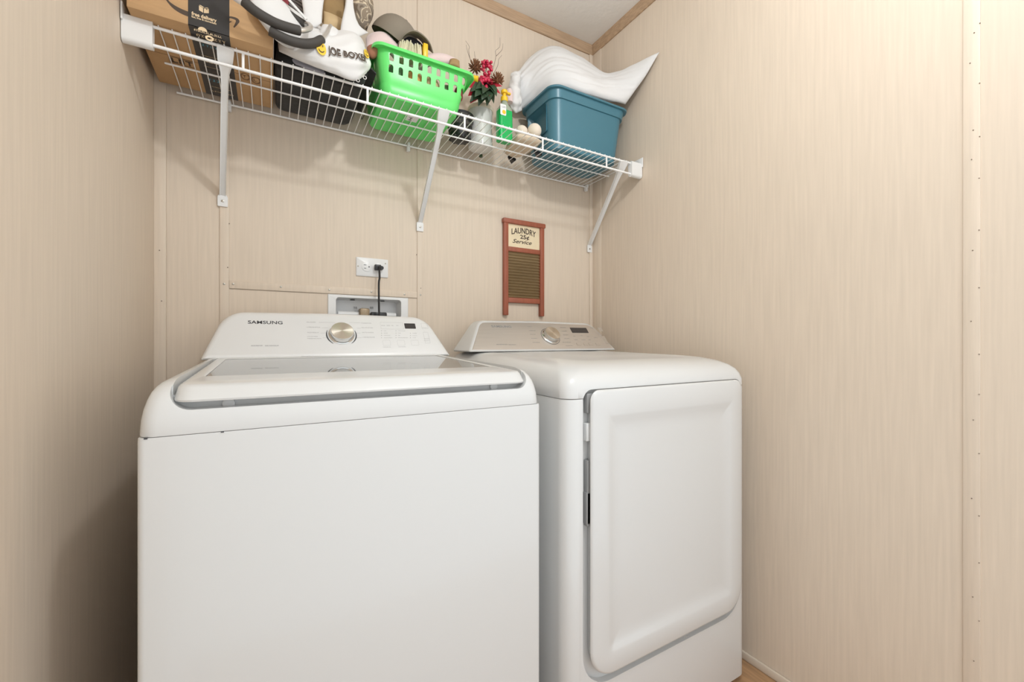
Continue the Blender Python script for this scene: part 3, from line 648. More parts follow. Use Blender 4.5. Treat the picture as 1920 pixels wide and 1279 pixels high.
# parcel icon on the tape
mb = MB(); c = fpt(382, 19)
for P in ([(-.009, -.005), (-.001, -.008), (-.001, .003), (-.009, .006)], [(.0005, -.008), (.010, -.005), (.010, .005), (.0065, .0042), (.0065, .0015), (.005, .0010), (.005, .0037), (.0005, .003)], [(-.009, .0072), (-.001, .0042), (.0015, .0052), (-.0055, .0082)], [(.001, .0042), (.010, .0062), (.007, .0075), (.0025, .0055)]):
    vs = [V((c[0] + x, c[1] + z, .0002)) for x, z in P]; mb.add(vs, [tuple(range(len(P)))], MT)
mb.build('parcel_icon', M['tapetext'], tp, False)
for (u, v, r, hole) in ((380, 59, .0090, 'play'), (393, 73, .0085, 'ring')):
    c = fpt(u, v); mb = MB()
    if hole == 'play':
        vs = [V((c[0] + r * cos(a * pi / 12), c[1] + r * sin(a * pi / 12), .0002)) for a in range(0, 13)]; mb.add(vs, [tuple(range(13))], MT)
    else:
        band(mb, [(c[0] + r * .75 * cos(a * pi / 12), c[1] + r * .5 * sin(a * pi / 12)) for a in range(25)], .004, MT)
    mb.build('round_icon', M['tapetext'], tp, False)
mb = MB(); a = fpt(364, 57); b = fpt(417, 71)
microprint(mb, a[0], b[0], (a[1] + b[1]) / 2 - .0022, (a[1] + b[1]) / 2 + .0022, MT, 4); mb.build('print', M['tapetext'], tp, False, kind='stuff')
# printed smile arrow on the carton
mb = MB(); P = [fpt(u, v) for u, v in ((300, -22), (313, 0), (322, 10), (334, 18.5), (350, 26), (380, 36), (412, 42), (425, 43), (434, 41))]
P = [(p.x, p.y) for p in spline([V((a, b, 0)) for a, b in P], 40)]
band(mb, P, [.0015 + .010 * sin(pi * min(1, k / 34) * .5 + pi * .5 * max(0, (k - 8) / 32)) for k in range(41)], MF)
mb.build('printed_swoosh', M['ink'], body, False)
mb = MB(); P = [fpt(u, v) for u, v in ((424, 34), (432, 33), (441, 35.5), (445.5, 39), (444, 44), (438.5, 52))]
P = [(p.x, p.y) for p in spline([V((a, b, 0)) for a, b in P], 24)]
band(mb, P, [.003 + .0045 * min(1, k / 14) - .005 * max(0, (k - 16) / 8) for k in range(25)], MF); mb.build('printed_arrowhead', M['ink'], body, False)
# prints on the bottom of the carton, seen through the wires
MBt = Matrix.Translation(V((0, 0, bz0 - .0004))) @ Matrix.Rotation(pi, 4, 'X')
mb = MB(); p = atZ(318, 112, bz0); q = atZ(365, 122, bz0); x0, x1 = p.x, q.x; yc = (p.y + q.y) / 2
band(mb, [(x0, -yc - .014), (x1, -yc - .014), (x1, -yc + .014), (x0, -yc + .014), (x0, -yc - .014)], .0014, MBt)
microprint(mb, x0 + .004, x1 - .003, -yc - .010, -yc + .010, MBt, 12, .15); mb.build('printed_mark', M['ink'], body, False)
mb = MB()
for u, v in ((460, 144), (480, 151)):
    p = atZ(u, v, bz0); band(mb, [(p.x + .010 * cos(a * pi / 10), -p.y + .016 * sin(a * pi / 10)) for a in range(21)], .0035, MBt); microprint(mb, p.x - .006, p.x + .006, -p.y - .006, -p.y + .006, MBt, int(u))
mb.build('printed_seals', M['inkfaint'], body, False)
MBp = Matrix.Translation(V((0, 0, bz0 - .0009))) @ Matrix.Rotation(pi, 4, 'X')
for i, (y, h, m_) in enumerate(((-.318, .010, 'tapetext'), (-.282, .009, 'tapeblue'), (-.235, .0035, 'tapetext'), (-.212, .010, 'tapetext'), (-.185, .003, 'tapetext'), (-.150, .010, 'tapetext'), (-.120, .012, 'tapeblue'), (-.085, .004, 'tapetext'), (-.06, .006, 'tapetext'))):
    mb = MB(); microprint(mb, t0 + .012 + .006 * (i % 2), t1 - .012, -y - h / 2, -y + h / 2, MBp, 40 + i); mb.build('print', M[m_], tp, False, kind='stuff')
# flap seam on the bottom
MB().box(bx0 + .002, bx1 - .002, (by0 + by1) / 2 - .0008, (by0 + by1) / 2 + .0008, bz0 - .0003, bz0 + .001).build('flap_seam', M['inkfaint'], body, False)

# ================================================================== BLACK FABRIC BIN
bin_ = thing('fabric_bin', 'black crumpled fabric storage bag between the cardboard box and green basket', 'storage bag', (.43, -.16, DK))
mb = MB(); rings = []
for f, d in ((0, .010), (.03, .002), (.15, -.004), (.5, 0), (.8, .004), (1, .010)):
    R_ = []
    for k, (x, y) in enumerate(rr(.306 + d, .555 - d, -.285 + d, -.028 - d, .025, 8)):
        z = DK + .0005 + f * (.105 - .035 * max(0, (x - .42) / .13)); w = noise.noise(V((x * 22, y * 22, f * 5))) * .006 * min(1, f * 8)
        xx = x + w - (.035 * (1 - f) if x > .5 else 0); R_.append(V((xx, y + w, z)))
    rings.append(R_)
mb.loft(rings); mb.build('bag_body', M['blackcloth'], bin_, True, 60)
mb = MB(); cushion(mb, [[(.30, -.30, DK + .112), (.42, -.30, DK + .100), (.50, -.295, DK + .088), (.565, -.28, DK + .060)], [(.30, -.17, DK + .118), (.42, -.17, DK + .112), (.50, -.17, DK + .10), (.57, -.17, DK + .072)], [(.30, -.03, DK + .112), (.42, -.03, DK + .10), (.50, -.03, DK + .09), (.565, -.03, DK + .062)]], .012, wr=.003, seed=3); mb.build('lid_flap', M['blackcloth'], bin_, True, 60)
MB().tube(spline([(.535, -.19, DK + .05), (.55, -.13, DK + .012), (.556, -.10, DK + .004), (.562, -.14, DK + .02), (.56, -.2, DK + .06)], 20), .0010, 6).build('drawstring', M['blackcloth'], bin_)

# ================================================================== CLOTHES AND FRAME ON TOP OF THE BLACK BAG
def G(rows): return [[atY(*p) for p in r] for r in rows]
tote = thing('white_bag', 'white fabric bag printed with black letters and yellow smileys on the shelf', 'bag', (.45, -.28, DK + .11))
mb = MB(); S = cushion(mb, G([[(524, 98, -.30), (570, 118, -.325), (620, 137, -.335), (664, 152, -.335), (688, 138, -.30)],
                              [(522, 72, -.29), (565, 90, -.325), (615, 106, -.335), (662, 112, -.335), (694, 120, -.29)],
                              [(535, 45, -.24), (575, 62, -.28), (615, 78, -.29), (660, 78, -.29), (685, 95, -.25)],
                              [(545, 30, -.16), (585, 45, -.18), (620, 62, -.18), (655, 62, -.18), (678, 78, -.16)]]), .016, 56, 44, .0035, 16, 1, fold=.004)
tb = mb.build('bag_body', M['whitecloth'], tote, True, 80)
def on_surf(S, vs, fs, a0, a1, b0, b1, T, name, mt, lift=.0042):
    mx = max(v.x for v in vs); mn = min(v.x for v in vs); my = max(v.y for v in vs); ny = min(v.y for v in vs); out = []
    cn = S.n(.5, .5); sg = 1 if cn.y < 0 else -1
    for v in vs:
        a = a0 + (a1 - a0) * (v.x - mn) / (mx - mn); b = b0 + (b1 - b0) * (v.y - ny) / (my - ny) + .30 * (a - a0) * (1 if b0 < b1 else -1) * 0
        h = .0015 + T * (max(0, 16 * a * (1 - a) * b * (1 - b))) ** .5
        p = S.p(a, b); n = S.n(a, b) * sg; w = (.0035 * (noise.noise(p * 16 + V((3.1, 1.7, 0))) + .6 * noise.noise(p * 36.8 + V((3.1, 1.7, 0)))) + foldw(a, b, 1, .004)) * sg
        out.append(p + n * (h + w + lift + v.z))
    return MB().add(out, fs).build(name, mt, tb, False)
vs, fs = text_geo('JOE BOXER', .03, .0004, .0006); on_surf(S, vs, fs, .50, .88, .24, .38, .016, 'lettering', M['ink'])
def disc(r): n = 20; return [V((0, 0, .0004))] + [V((r * cos(2 * pi * k / n), r * sin(2 * pi * k / n), .0004)) for k in range(n)], [(0, 1 + k, 1 + (k + 1) % n) for k in range(n)]
for a, b in ((.435, .30), (.90, .44)):
    vs, fs = disc(1); on_surf(S, vs, fs, a - .045, a + .045, b - .085, b + .085, .016, 'smiley', M['smiley'])
    for da, db in ((-.012, .03), (.014, .03)):
        vs, fs = disc(1); on_surf(S, vs, fs, a + da - .005, a + da + .005, b + db - .016, b + db + .016, .016, 'smiley_eye', M['ink'], .0050)
    mbx = MB(); band(mbx, [(cos(t), sin(t)) for t in [pi * 1.15 + k * pi * .7 / 10 for k in range(11)]], .22, None); on_surf(S, mbx.v, mbx.f, a - .026, a + .026, b - .055, b - .02, .016, 'smiley_mouth', M['ink'], .0050)
def strap(name, rows, T, mt, parent, wr=.001, seed=5, nb=24, na=10):
    mb = MB(); cushion(mb, G(rows), T, na, nb, wr, 25, seed); return mb.build(name, mt, parent, True, 80)
strap('strap', [[(637, 72, -.27), (668, 70, -.26), (690, 62, -.24)], [(640, 45, -.26), (656, 42, -.255), (672, 46, -.25)], [(646, 18, -.26), (655, 16, -.255), (663, 18, -.25)], [(652, -12, -.26), (656, -14, -.255), (661, -12, -.25)]], .006, M['whitecloth'], tote)
strap('strap', [[(570, 42, -.29), (590, 52, -.285), (603, 44, -.28)], [(569, 22, -.29), (587, 30, -.285), (604, 22, -.28)], [(566, 2, -.29), (585, 12, -.285), (607, 2, -.28)], [(562, -22, -.29), (583, -10, -.285), (612, -22, -.28)]], .005, M['whitecloth'], tote, seed=6)
strap('folded_collar', [[(596, 70, -.30), (615, 80, -.305), (632, 80, -.30)], [(600, 58, -.30), (618, 66, -.31), (634, 68, -.30)], [(605, 47, -.28), (620, 50, -.285), (634, 58, -.28)]], .008, M['whitecloth'], tote, seed=7)
for u, v in ((671, 151), (684, 146)):
    p = atY(u, v, -.338); mb = MB(); mb.tube([p + V((.0045 * cos(k * pi / 6), 0, .0045 * sin(k * pi / 6))) for k in range(13)], .0010, 6); mb.build('cord_loop', M['whitecloth'], tote)
def soft(name, rows, T, mt, label, cat, wr=.002, seed=1, na=22, nb=16, fr=18, pw=.5):
    mb = MB(); cushion(mb, G(rows), T, na, nb, wr, fr, seed, pw=pw); return solo(mb, name, mt, label, cat, ang=80)
soft('folded_cloth', [[(522, 104, -.27), (560, 122, -.29), (610, 140, -.29)], [(521, 92, -.26), (560, 110, -.27), (612, 130, -.27)], [(522, 78, -.2), (560, 92, -.2), (612, 112, -.2)]], .008, M['lavcloth'], 'lavender-grey folded cloth under the white lettered bag on the black bag', 'cloth', .002, 8)
soft('garment', [[(478, 28, -.364), (505, 62, -.364), (535, 88, -.345), (560, 92, -.32)], [(470, 5, -.364), (505, 30, -.362), (545, 52, -.335), (572, 66, -.30)], [(465, -25, -.364), (510, -10, -.345), (552, 20, -.29), (585, 40, -.24)]], .010, M['whitecloth'], 'white garment bunched over the box corner behind the dark foam grips', 'garment', .003, 9)
soft('striped_garment', [[(538, 18, -.27), (556, 28, -.27), (572, 30, -.27)], [(532, 2, -.25), (555, 8, -.25), (576, 6, -.25)], [(525, -22, -.22), (555, -20, -.22), (580, -22, -.22)]], .008, M['stripe'], 'dark grey striped knit garment at the top edge behind the white rod', 'garment', .002, 10)
soft('red_cloth', [[(512, 2, -.29), (525, 9, -.29), (540, 14, -.29)], [(508, -18, -.27), (525, -16, -.27), (545, -14, -.27)]], .005, M['dkred'], 'bright dark-red cloth peeking out at the picture top beside the white rod', 'cloth', .001, 11)
soft('paper_bag', [[(604, 42, -.20), (622, 52, -.20), (640, 56, -.19)], [(606, 18, -.18), (625, 24, -.17), (645, 30, -.16)], [(606, -30, -.14), (628, -30, -.12), (650, -30, -.12)]], .016, M['tan'], 'tan brown soft bag standing between the two white straps', 'bag', .002, 12)
soft('tan_cloth', [[(606, 50, -.22), (622, 56, -.22), (640, 58, -.21)], [(607, 36, -.22), (622, 40, -.22), (642, 46, -.21)], [(607, 22, -.20), (622, 28, -.20), (644, 38, -.19)]], .006, M['tanlight'], 'light yellowish tan cloth edge below the tan brown bag', 'cloth', .001, 13)
soft('camouflage_hat', [[(662, 48, -.17), (676, 58, -.17), (688, 58, -.17)], [(656, 22, -.16), (676, 26, -.19), (696, 22, -.16)], [(655, -8, -.14), (674, -12, -.17), (692, -8, -.14)], [(660, -34, -.12), (674, -36, -.13), (686, -34, -.12)]], .030, M['camo'], 'brown and cream camouflage hat at the picture top against the back wall', 'hat', .001, 14)

# tube frame with foam grips
fr_ = thing('foam_grip_frame', 'silver tube frame with dark grey foam grips lying across the box corner', 'exercise frame', tuple(atY(530, 60, -.37)))
gA = spline([atY(u, v, y) for u, v, y in ((457, 3, -.405), (478, 21, -.405), (500, 35, -.40), (522, 46, -.395), (545, 53.5, -.39), (562, 58, -.385))], 30)
gC = spline([atY(u, v, y) for u, v, y in ((506, 58, -.385), (522, 67, -.385), (545, 77, -.38), (570, 82.5, -.37), (590, 81, -.36), (603, 75, -.345))], 30)
gB = spline([atY(u, v, y) for u, v, y in ((542, 26, -.32), (555, 35, -.32), (572, 46, -.32))], 12)
for g in (gA, gC): MB().tube(g, [.0112] * 30 + [.0108], 16).build('foam_grip', M['foam'], fr_)
MB().tube(gB, .0085, 14).build('foam_grip', M['foam'], fr_)
MB().tube([gA[-1] - (gA[-1] - gA[-2]), *spline([gA[-1], atY(573, 57, -.378), atY(582, 53, -.36), atY(580, 47, -.34), gB[-1]], 16)], .0062, 12).build('tube', M['alum'], fr_)
MB().tube(spline([gC[-1], atY(608, 69, -.335), atY(614, 60, -.32), atY(620, 50, -.29)], 12), .0062, 12).build('tube', M['alum'], fr_)
pa = atY(440, -8, -.402); MB().tube(spline([gA[0] + (gA[1] - gA[0]) * .5, atY(450, -1, -.404), pa, atY(420, -26, -.40)], 12), .0105, 14).build('sleeve', M['whitecloth'], fr_)
MB().tube([atY(531, -12, -.335), atY(575, 37, -.335)], .0045, 8, sx=.6).build('white_rod', M['white_pl'], fr_)

# ================================================================== GREEN BASKET
gb = thing('green_basket', 'bright green plastic slotted basket in the middle of the shelf', 'basket', (.71, -.17, DK))
gZ = DK + .0006; gT = DK + .140
def gring(f, d=0, extra=0):
    x0 = .583 - .018 * f + d - extra; x1 = .826 + .040 * f - d + extra; y0 = -.283 - .016 * f + d - extra; y1 = -.058 + .012 * f - d + extra
    return [V((x, y, gZ + (gT - gZ) * f)) for x, y in rr(x0, x1, y0, y1, .030, 6)]
t = .0022
mb = MB()
floor_ = [V((p.x, p.y, gZ)) for p in gring(0, .010)]
mb.loft([floor_, [V((p.x, p.y, gZ + .001)) for p in gring(0, .003)], gring(.05), gring(.28), gring(.30, .0015), gring(.97), gring(.972, 0, .012), [V((p.x, p.y, p.z - .006)) for p in gring(.972, 0, .013)], [V((p.x, p.y, p.z - .006)) for p in gring(.975, 0, .0145)], gring(1.0, 0, .013), gring(1.0, .002), gring(.97, t), gring(.31, t + .0015), gring(.28, t), gring(.06, t), [V((p.x, p.y, gZ + .003)) for p in gring(0, .010)]])
gbody = mb.build('basket_body', M['green'], gb, True, 45)
cut = MB()
def slot_pts(cx, cz, w, h): return rr(cx - w / 2, cx + w / 2, cz - h / 2, cz + h / 2, [.0022, .0022, w * .46, w * .46], 5)
for k in range(9):
    for zc in (1.852, 1.884 + .0):
        cx = .607 + (.8420 - .607) * k / 8 + (.0 if zc > 1.86 else -.001); cut.loft([[V((x, y, z)) for x, z in slot_pts(cx, zc + .0015, .0135, .0225)] for y in (-.33, -.270)]); cut.loft([[V((x, y, z)) for x, z in slot_pts(cx, zc + .0015, .0135, .0225)] for y in (-.075, -.02)])
for k in range(6):
    for zc in (1.852, 1.884):
        cy = -.232 + .0285 * k
        for x0, x1 in ((.55, .60), (.82, .885)): cut.loft([[V((x, y, z)) for y, z in slot_pts(cy, zc, .0135, .0225)] for x in (x0, x1)])
co = cut.build('cut', M['green'], gb, False); bool_cut(gbody, co); gbody.data.shade_smooth(); gbody.data.set_sharp_from_angle(angle=radians(40))
p = atZ(773, 224, gZ); MB().box(p.x - .020, p.x + .018, p.y - .016, p.y + .016, gZ - .0004, gZ + .0004).build('sticker', M['white_pl'], gb, False)
mb = MB(); microprint(mb, p.x - .012, p.x + .002, -p.y - .010, -p.y + .008, Matrix.Translation(V((0, 0, gZ - .0005))) @ Matrix.Rotation(pi, 4, 'X'), 3); mb.build('sticker_print', M['midgrey'], gb, False)
# what lies in the basket
def ell(name, c, r, sc, mt, label, cat, wr=.004, seed=0, sub=3):
    mb = MB(); mb.sphere((0, 0, 0), r, sub, None, sc); mb.v = [v + v.normalized() * wr * noise.noise(v * 45 + V((seed, 0, 0))) + V(c) for v in mb.v]
    return solo(mb, name, mt, label, cat, ang=80)
IN = gZ + .004
ell('sponge', (.688, -.262, IN + .072), .026, (1.15, .8, 1.55), M['orange'], 'orange sponge showing through the middle slots of the green basket', 'sponge', .003, 1)
ell('scrub_pad', (.630, -.258, IN + .084), .024, (1.15, .8, 1.3), M['leaf2'], 'greyish green scrub pad behind the leftmost basket slots', 'scrub pad', .003, 2)
ell('yarn_ball', (.742, -.262, IN + .078), .026, (1.0, .8, 1.35), M['tanlight'], 'tan yarn ball behind the central basket slots', 'yarn', .002, 3)
ell('cleaning_rag', (.795, -.260, IN + .070), .025, (1.0, .8, 1.2), M['leaf2'], 'green rag behind the lower right slots of the green basket', 'rag', .004, 4)
ell('red_rag', (.835, -.262, IN + .080), .020, (.75, .8, 1.3), M['dkred'], 'dark red rag behind the rightmost basket slots', 'rag', .003, 5)
MB_ = MB(); cushion(MB_, G([[(688, 96, -.24), (722, 92, -.235), (765, 132, -.225), (812, 122, -.225), (858, 130, -.22)], [(686, 74, -.2), (722, 74, -.22), (765, 122, -.22), (812, 112, -.22), (858, 114, -.22)], [(690, 70, -.15), (722, 80, -.15), (765, 120, -.15), (812, 112, -.15), (850, 112, -.15)]]), .018, 40, 16, .003, 18, 20)
solo(MB_, 'pink_fleece', M['pink'], 'pale pink fleece cloth piled in the green basket under the cap', 'cloth', ang=80)
soft('brown_rag', [[(688, 104, -.27), (700, 108, -.275), (714, 100, -.27)], [(688, 90, -.26), (700, 86, -.26), (714, 86, -.26)]], .014, M['brown'], 'reddish brown rag at the left corner of the green basket', 'rag', .002, 21)
soft('tan_rag', [[(842, 122, -.25), (852, 125, -.25), (862, 128, -.25)], [(844, 112, -.24), (852, 112, -.24), (861, 116, -.24)]], .008, M['tan'], 'small tan rag beside the pink fleece at the basket back right', 'rag', .001, 22)
# scrub brush
br0 = atY(748, 92, -.255); br1 = atY(806, 102, -.235)
brush = thing('scrub_brush', 'scrub brush with cream bristles and yellow block under the cap', 'brush', tuple(atY(775, 108, -.25)))
mb = MB(); a = atY(746, 108, -.276); b = atY(793, 116, -.268); tp0 = atY(752, 74, -.262); tp1 = atY(790, 86, -.260)
rnd = random.Random(4)
mb.loft([[a + V((0, .002, 0)), b + V((0, .002, 0)), b + V((0, .028, 0)), a + V((0, .028, 0))], [tp0 + V((.003, .004, -.012)), tp1 + V((-.003, .004, -.012)), tp1 + V((-.003, .028, -.012)), tp0 + V((.003, .028, -.012))]])
for k in range(420):
    f = rnd.random(); g = rnd.random() * .03; s0 = a + (b - a) * f + V((0, g, 0)); s1 = tp0 + (tp1 - tp0) * f + V((rnd.uniform(-.003, .003), g + rnd.uniform(-.004, .004), rnd.uniform(-.008, .004)))
    mb.tube([s0, s1], .0019, 5)
mb.build('bristles', M['bristle'], brush, True, 60, kind='stuff')
p = atY(797, 92, -.258); MB().box(p.x - .008, p.x + .008, p.y - .008, p.y + .02, p.z - .03, p.z + .014, .003).build('brush_block', M['yellow'], brush)
# baseball cap
capo = thing('baseball_cap', 'olive grey baseball cap resting over the brush in the green basket', 'cap', tuple(atY(750, 95, -.2)))
cc = atY(738, 84, -.165); mb = MB(); rings = []
Rc = Matrix.Translation(cc) @ Matrix.Rotation(radians(26), 4, 'Y') @ Matrix.Rotation(radians(24), 4, 'X')
for k in range(0, 11):
    a = k / 10 * pi / 2 * .985; rings.append([V((.078 * cos(a) ** .85 * cos(q), .088 * cos(a) ** .85 * sin(q), .080 * sin(a))) for q in [2 * pi * j / 36 for j in range(36)]])
inner = [[V((p.x * .96, p.y * .96, p.z * .96)) for p in r] for r in reversed(rings)]
mb.loft(rings + inner, True, True, M=Rc); mb.f = [f for f in mb.f if len(f) == 4]
mb.loft([[p * 1.0 for p in rings[-1]], [V((0, 0, .081)) + p * 0 + V((p.x * .1, p.y * .1, 0)) for p in rings[-1]]], False, True, M=Rc)
crown = mb.build('crown', M['cap'], capo, True, 70)
mb = MB(); mb.lathe([(.007, .079), (.007, .083), (.003, .0855)], 12, Rc); mb.build('button', M['cap'], capo)
# visor: arched panel from the crown's front edge
arcI = [(742, 92), (748, 80), (757, 71), (768, 67), (780, 70), (790, 78), (797, 90)]
arcO = [(746, 96), (752, 74), (764, 61), (778, 58), (794, 67), (806, 82), (812, 100)]
def visor(off):
    rows = [[atY(u, v, y) for (u, v), y in zip(arcI, (-.20, -.215, -.225, -.23, -.225, -.215, -.20))], [atY((a[0] + b[0]) / 2, (a[1] + b[1]) / 2 - 1, y) for a, b, y in zip(arcI, arcO, (-.225, -.25, -.265, -.27, -.262, -.245, -.22))], [atY(u, v, y) for (u, v), y in zip(arcO, (-.235, -.265, -.285, -.29, -.28, -.262, -.235))]]
    return rows
mb = MB(); cushion(mb, visor(0), .0, 30, 10, 0, edge=.0016); mb.build('visor', M['cap'], capo, True, 60)
mb = MB(); q = atY(774, 83, -.243); mb.sphere((0, 0, 0), .040, 3, Matrix.Translation(q), (.86, .16, .50)); mb.build('dark_inside', M['capdark'], capo)  # near-black ellipsoid filling the opening under the visor as the cap's dark inside
# yellow piece at the right corner of the basket
p = atY(889, 147, -.265); mb = MB(); mb.tube([p + V((-.012, .01, .002)), p, p + V((.012, -.006, -.003))], [.0075, .009, .0095], 12); solo(mb, 'spray_nozzle', M['yellow'], 'small yellow-orange plastic nozzle at the right rim of the green basket', 'nozzle')

# ================================================================== RED FLORAL ARRANGEMENT
fa = thing('floral_arrangement', 'artificial red floral arrangement with berries, pinecones and bare twigs', 'floral arrangement', tuple(atY(905, 240, -.10)))
rnd = random.Random(11)
mb = MB(); p0 = atY(900, 195, -.10); mb.lathe([(.007, DK + .001), (.008, DK + .05), (.012, DK + .17), (.008, DK + .17)], 20, Matrix.Translation(V((1.022, -.042, 0)))); mb.build('stem_bundle', M['leaf'], fa)
def leafshape(mb, base, tip, w, bend=.01, n=8):
    b, t_ = V(base), V(tip); ax = (t_ - b); side = ax.cross(V((0, -1, .35))).normalized(); up = side.cross(ax).normalized(); vs = []; fs = []
    for k in range(n + 1):
        f = k / n; ww = w * sin(pi * (f ** .8) * .97 + .06) ; c0 = b + ax * f + up * bend * sin(pi * f)
        vs += [c0 - side * ww + up * ww * .25, c0, c0 + side * ww + up * ww * .25]
    vs2 = [v - up * .0009 for v in vs]; N = len(vs)
    for k in range(n):
        for j in (0, 1): i = k * 3 + j; fs.append((i, i + 1, i + 4, i + 3)); fs.append((N + i, N + i + 3, N + i + 4, N + i + 1))
    rim = [3 * k for k in range(n + 1)] + [3 * n + 1] + [3 * k + 2 for k in range(n, -1, -1)] + [1]
    for i in range(len(rim)): a, c_ = rim[i], rim[(i + 1) % len(rim)]; fs.append((a, c_, N + c_, N + a))
    mb.add(vs + vs2, fs)
ctr = atY(908, 165, -.15)
for u, v, w, y in ((878, 180, .022, -.17), (880, 164, .024, -.18), (892, 150, .022, -.17), (924, 154, .024, -.19), (941, 162, .022, -.18), (938, 176, .020, -.19), (882, 194, .018, -.16), (918, 180, .020, -.20), (930, 150, .020, -.17), (900, 148, .022, -.18)):
    mb = MB(); leafshape(mb, ctr + V((0, .02, 0)), atY(u, v, y - .01), w); mb.build('petal', M['red'], fa, True, 80)
for u, v, w, y in ((882, 172, .016, -.21), (890, 182, .019, -.215), (903, 188, .020, -.215), (917, 190, .019, -.215), (931, 181, .018, -.215), (881, 192, .018, -.19), (897, 199, .019, -.19), (913, 199, .018, -.19), (928, 172, .015, -.215), (892, 167, .015, -.215), (926, 194, .016, -.19), (905, 176, .016, -.225)):
    mb = MB(); leafshape(mb, ctr + V((rnd.uniform(-.01, .01), .0, -.004)), atY(u, v, y), w * 1.2, .016); mb.build('leaf', M['leaf'], fa, True, 80)
# berries
b0 = None; pts = []
for k in range(62):
    f = rnd.random(); hgt = 115 + 52 * f; half = 8.5 * (.75 + .5 * sin(pi * min(1, f + .15))); uu = 913 - 6 * f + rnd.uniform(-half, half); yy = -.185 + rnd.uniform(-.016, .012)
    pts.append(atY(uu, hgt, yy))
for p in pts:
    if b0 is None:
        mbb = MB(); mbb.sphere((0, 0, 0), .0062, 2); b0 = mbb.build('berry', M['berry'], None, True, 80); o = b0
    else: o = b0.copy(); COL.objects.link(o)
    o.parent = fa; o.location = p - ORG[fa.name]; s_ = rnd.uniform(.8, 1.15); o.scale = (s_, s_, s_)
MB().tube([atY(913, 118, -.18), atY(907, 170, -.16)], .0016, 6).build('berry_stem', M['twig'], fa)
# pinecones
for u, v, y, r in ((891, 127, -.17, .022), (933, 151, -.18, .022)):
    c0 = atY(u, v, y); core = MB().sphere(c0, r * .55, 2, None, (.9, .9, 1.1)).build('pinecone', M['cone'], fa)
    for ring, (el, n_) in enumerate(((-35, 8), (-8, 9), (20, 9), (48, 7), (74, 4))):
        for k in range(n_):
            a = 2 * pi * (k + .5 * (ring % 2)) / n_; d = V((cos(a) * cos(radians(el)), sin(a) * cos(radians(el)), sin(radians(el)))); mb = MB()
            s1 = c0 + d * r * .4; s2 = c0 + d * r * 1.15 + V((0, 0, .0035)); mb.tube([s1, (s1 + s2) / 2 - V((0, 0, .0008)), s2], [.0018, .0046, .0028], 6, sx=.5); mb.build('scale', M['cone'], core)
for P in (((905, 165, -.14), (884, 118, -.14), (879, 96, -.14), (880, 88, -.14), (873, 77, -.14)), ((884, 118, -.14), (877, 98, -.14), (874, 84, -.14)), ((896, 140, -.14), (891, 112, -.14), (889.5, 97, -.14)),
          ((915, 165, -.15), (925, 127, -.14), (930, 106, -.14), (929, 96, -.14), (937, 88, -.14), (937.5, 71, -.14)), ((930, 106, -.14), (938, 98, -.14), (942, 92, -.14), (943, 82, -.14)), ((922, 146, -.14), (933, 124, -.14), (935, 112, -.14), (941, 104, -.14))):
    q_ = spline([atY(*p) for p in P], 14); MB().tube(q_, [.0011 * (1 - .55 * k / 14) for k in range(15)], 5).build('twig', M['twig'], fa)

# ================================================================== JARS, SOAP, BUNDLE
bj = thing('black_lace_cup', 'black woven lace cup standing between the green basket and glass jar', 'cup', (.892, -.125, DK))
Mx = Matrix.Translation(V((.896, -.128, DK + .0005)))
MB().lathe([(.030, 0), (.034, .002), (.040, .035), (.050, .085), (.052, .088), (.049, .090), (.046, .086), (.037, .035), (.030, .006)], 32, Mx, True, True).build('cup_wall', M['black'], bj)
for z, r in ((.030, .0400), (.052, .0445), (.074, .0490)): MB().lathe([(r - .003, z - .008), (r + .0006, z - .006), (r + .0020, z + .006), (r - .001, z + .008)], 40, Mx, False, False).build('lace_band', M['weave'], bj)
for k in range(10):
    a = 2 * pi * k / 10; MB().sphere((.896 + .034 * cos(a), -.128 + .034 * sin(a), DK + .006), .0075, 2, None, (1, 1, .75)).build('scallop', M['black'], bj)
gj = thing('glass_jar', 'clear glass jar with ivory candle beside the green soap bottle', 'jar', (.990, -.10, DK))
Mx = Matrix.Translation(V((.992, -.102, DK + .0005)))
MB().lathe([(.040, 0), (.046, .003), (.047, .02), (.044, .08), (.046, .13), (.048, .15), (.0465, .152), (.043, .13), (.041, .08), (.044, .02), (.041, .008)], 36, Mx).build('jar_wall', M['jar'], gj)
MB().lathe([(.040, .009), (.040, .06), (.038, .135), (.030, .138)], 30, Mx).build('candle', M['candle'], gj)
MB().lathe([(.049, .140), (.0495, .149), (.047, .156), (.030, .158)], 36, Mx).build('lid', M['candle'], gj)
sp = thing('soap_bottle', 'green liquid soap pump bottle with yellow pump between jar and teal bin', 'soap bottle', (1.045, -.20, DK))
sx, sy = 1.044, -.198
def srect(w, d, z, r=.010): return [V((sx + x, sy + y, z)) for x, y in rr(-w, w, -d, d, min(r, w * .9, d * .9), 5)]
z0 = DK + .0005
MB().loft([srect(.025, .016, z0), srect(.028, .019, z0 + .003), srect(.0285, .0195, z0 + .06), srect(.0275, .019, z0 + .112)]).build('bottle', M['soap'], sp)
MB().loft([srect(.0275, .019, z0 + .1125), srect(.026, .018, z0 + .122), srect(.018, .014, z0 + .134, .012), srect(.012, .012, z0 + .142, .011), srect(.0115, .0115, z0 + .150, .011)]).build('bottle_shoulder', M['soaptop'], sp)
pu = MB(); Mp = Matrix.Translation(V((sx, sy, z0)))
pu.lathe([(.0135, .150), (.0135, .166), (.011, .168), (.0065, .169), (.0065, .180), (.012, .181), (.0125, .190), (.010, .193)], 20, Mp); pu.box(sx - .001, sx + .026, sy - .006, sy + .006, z0 + .181, z0 + .189, .003); pu.build('pump', M['yellow'], sp)
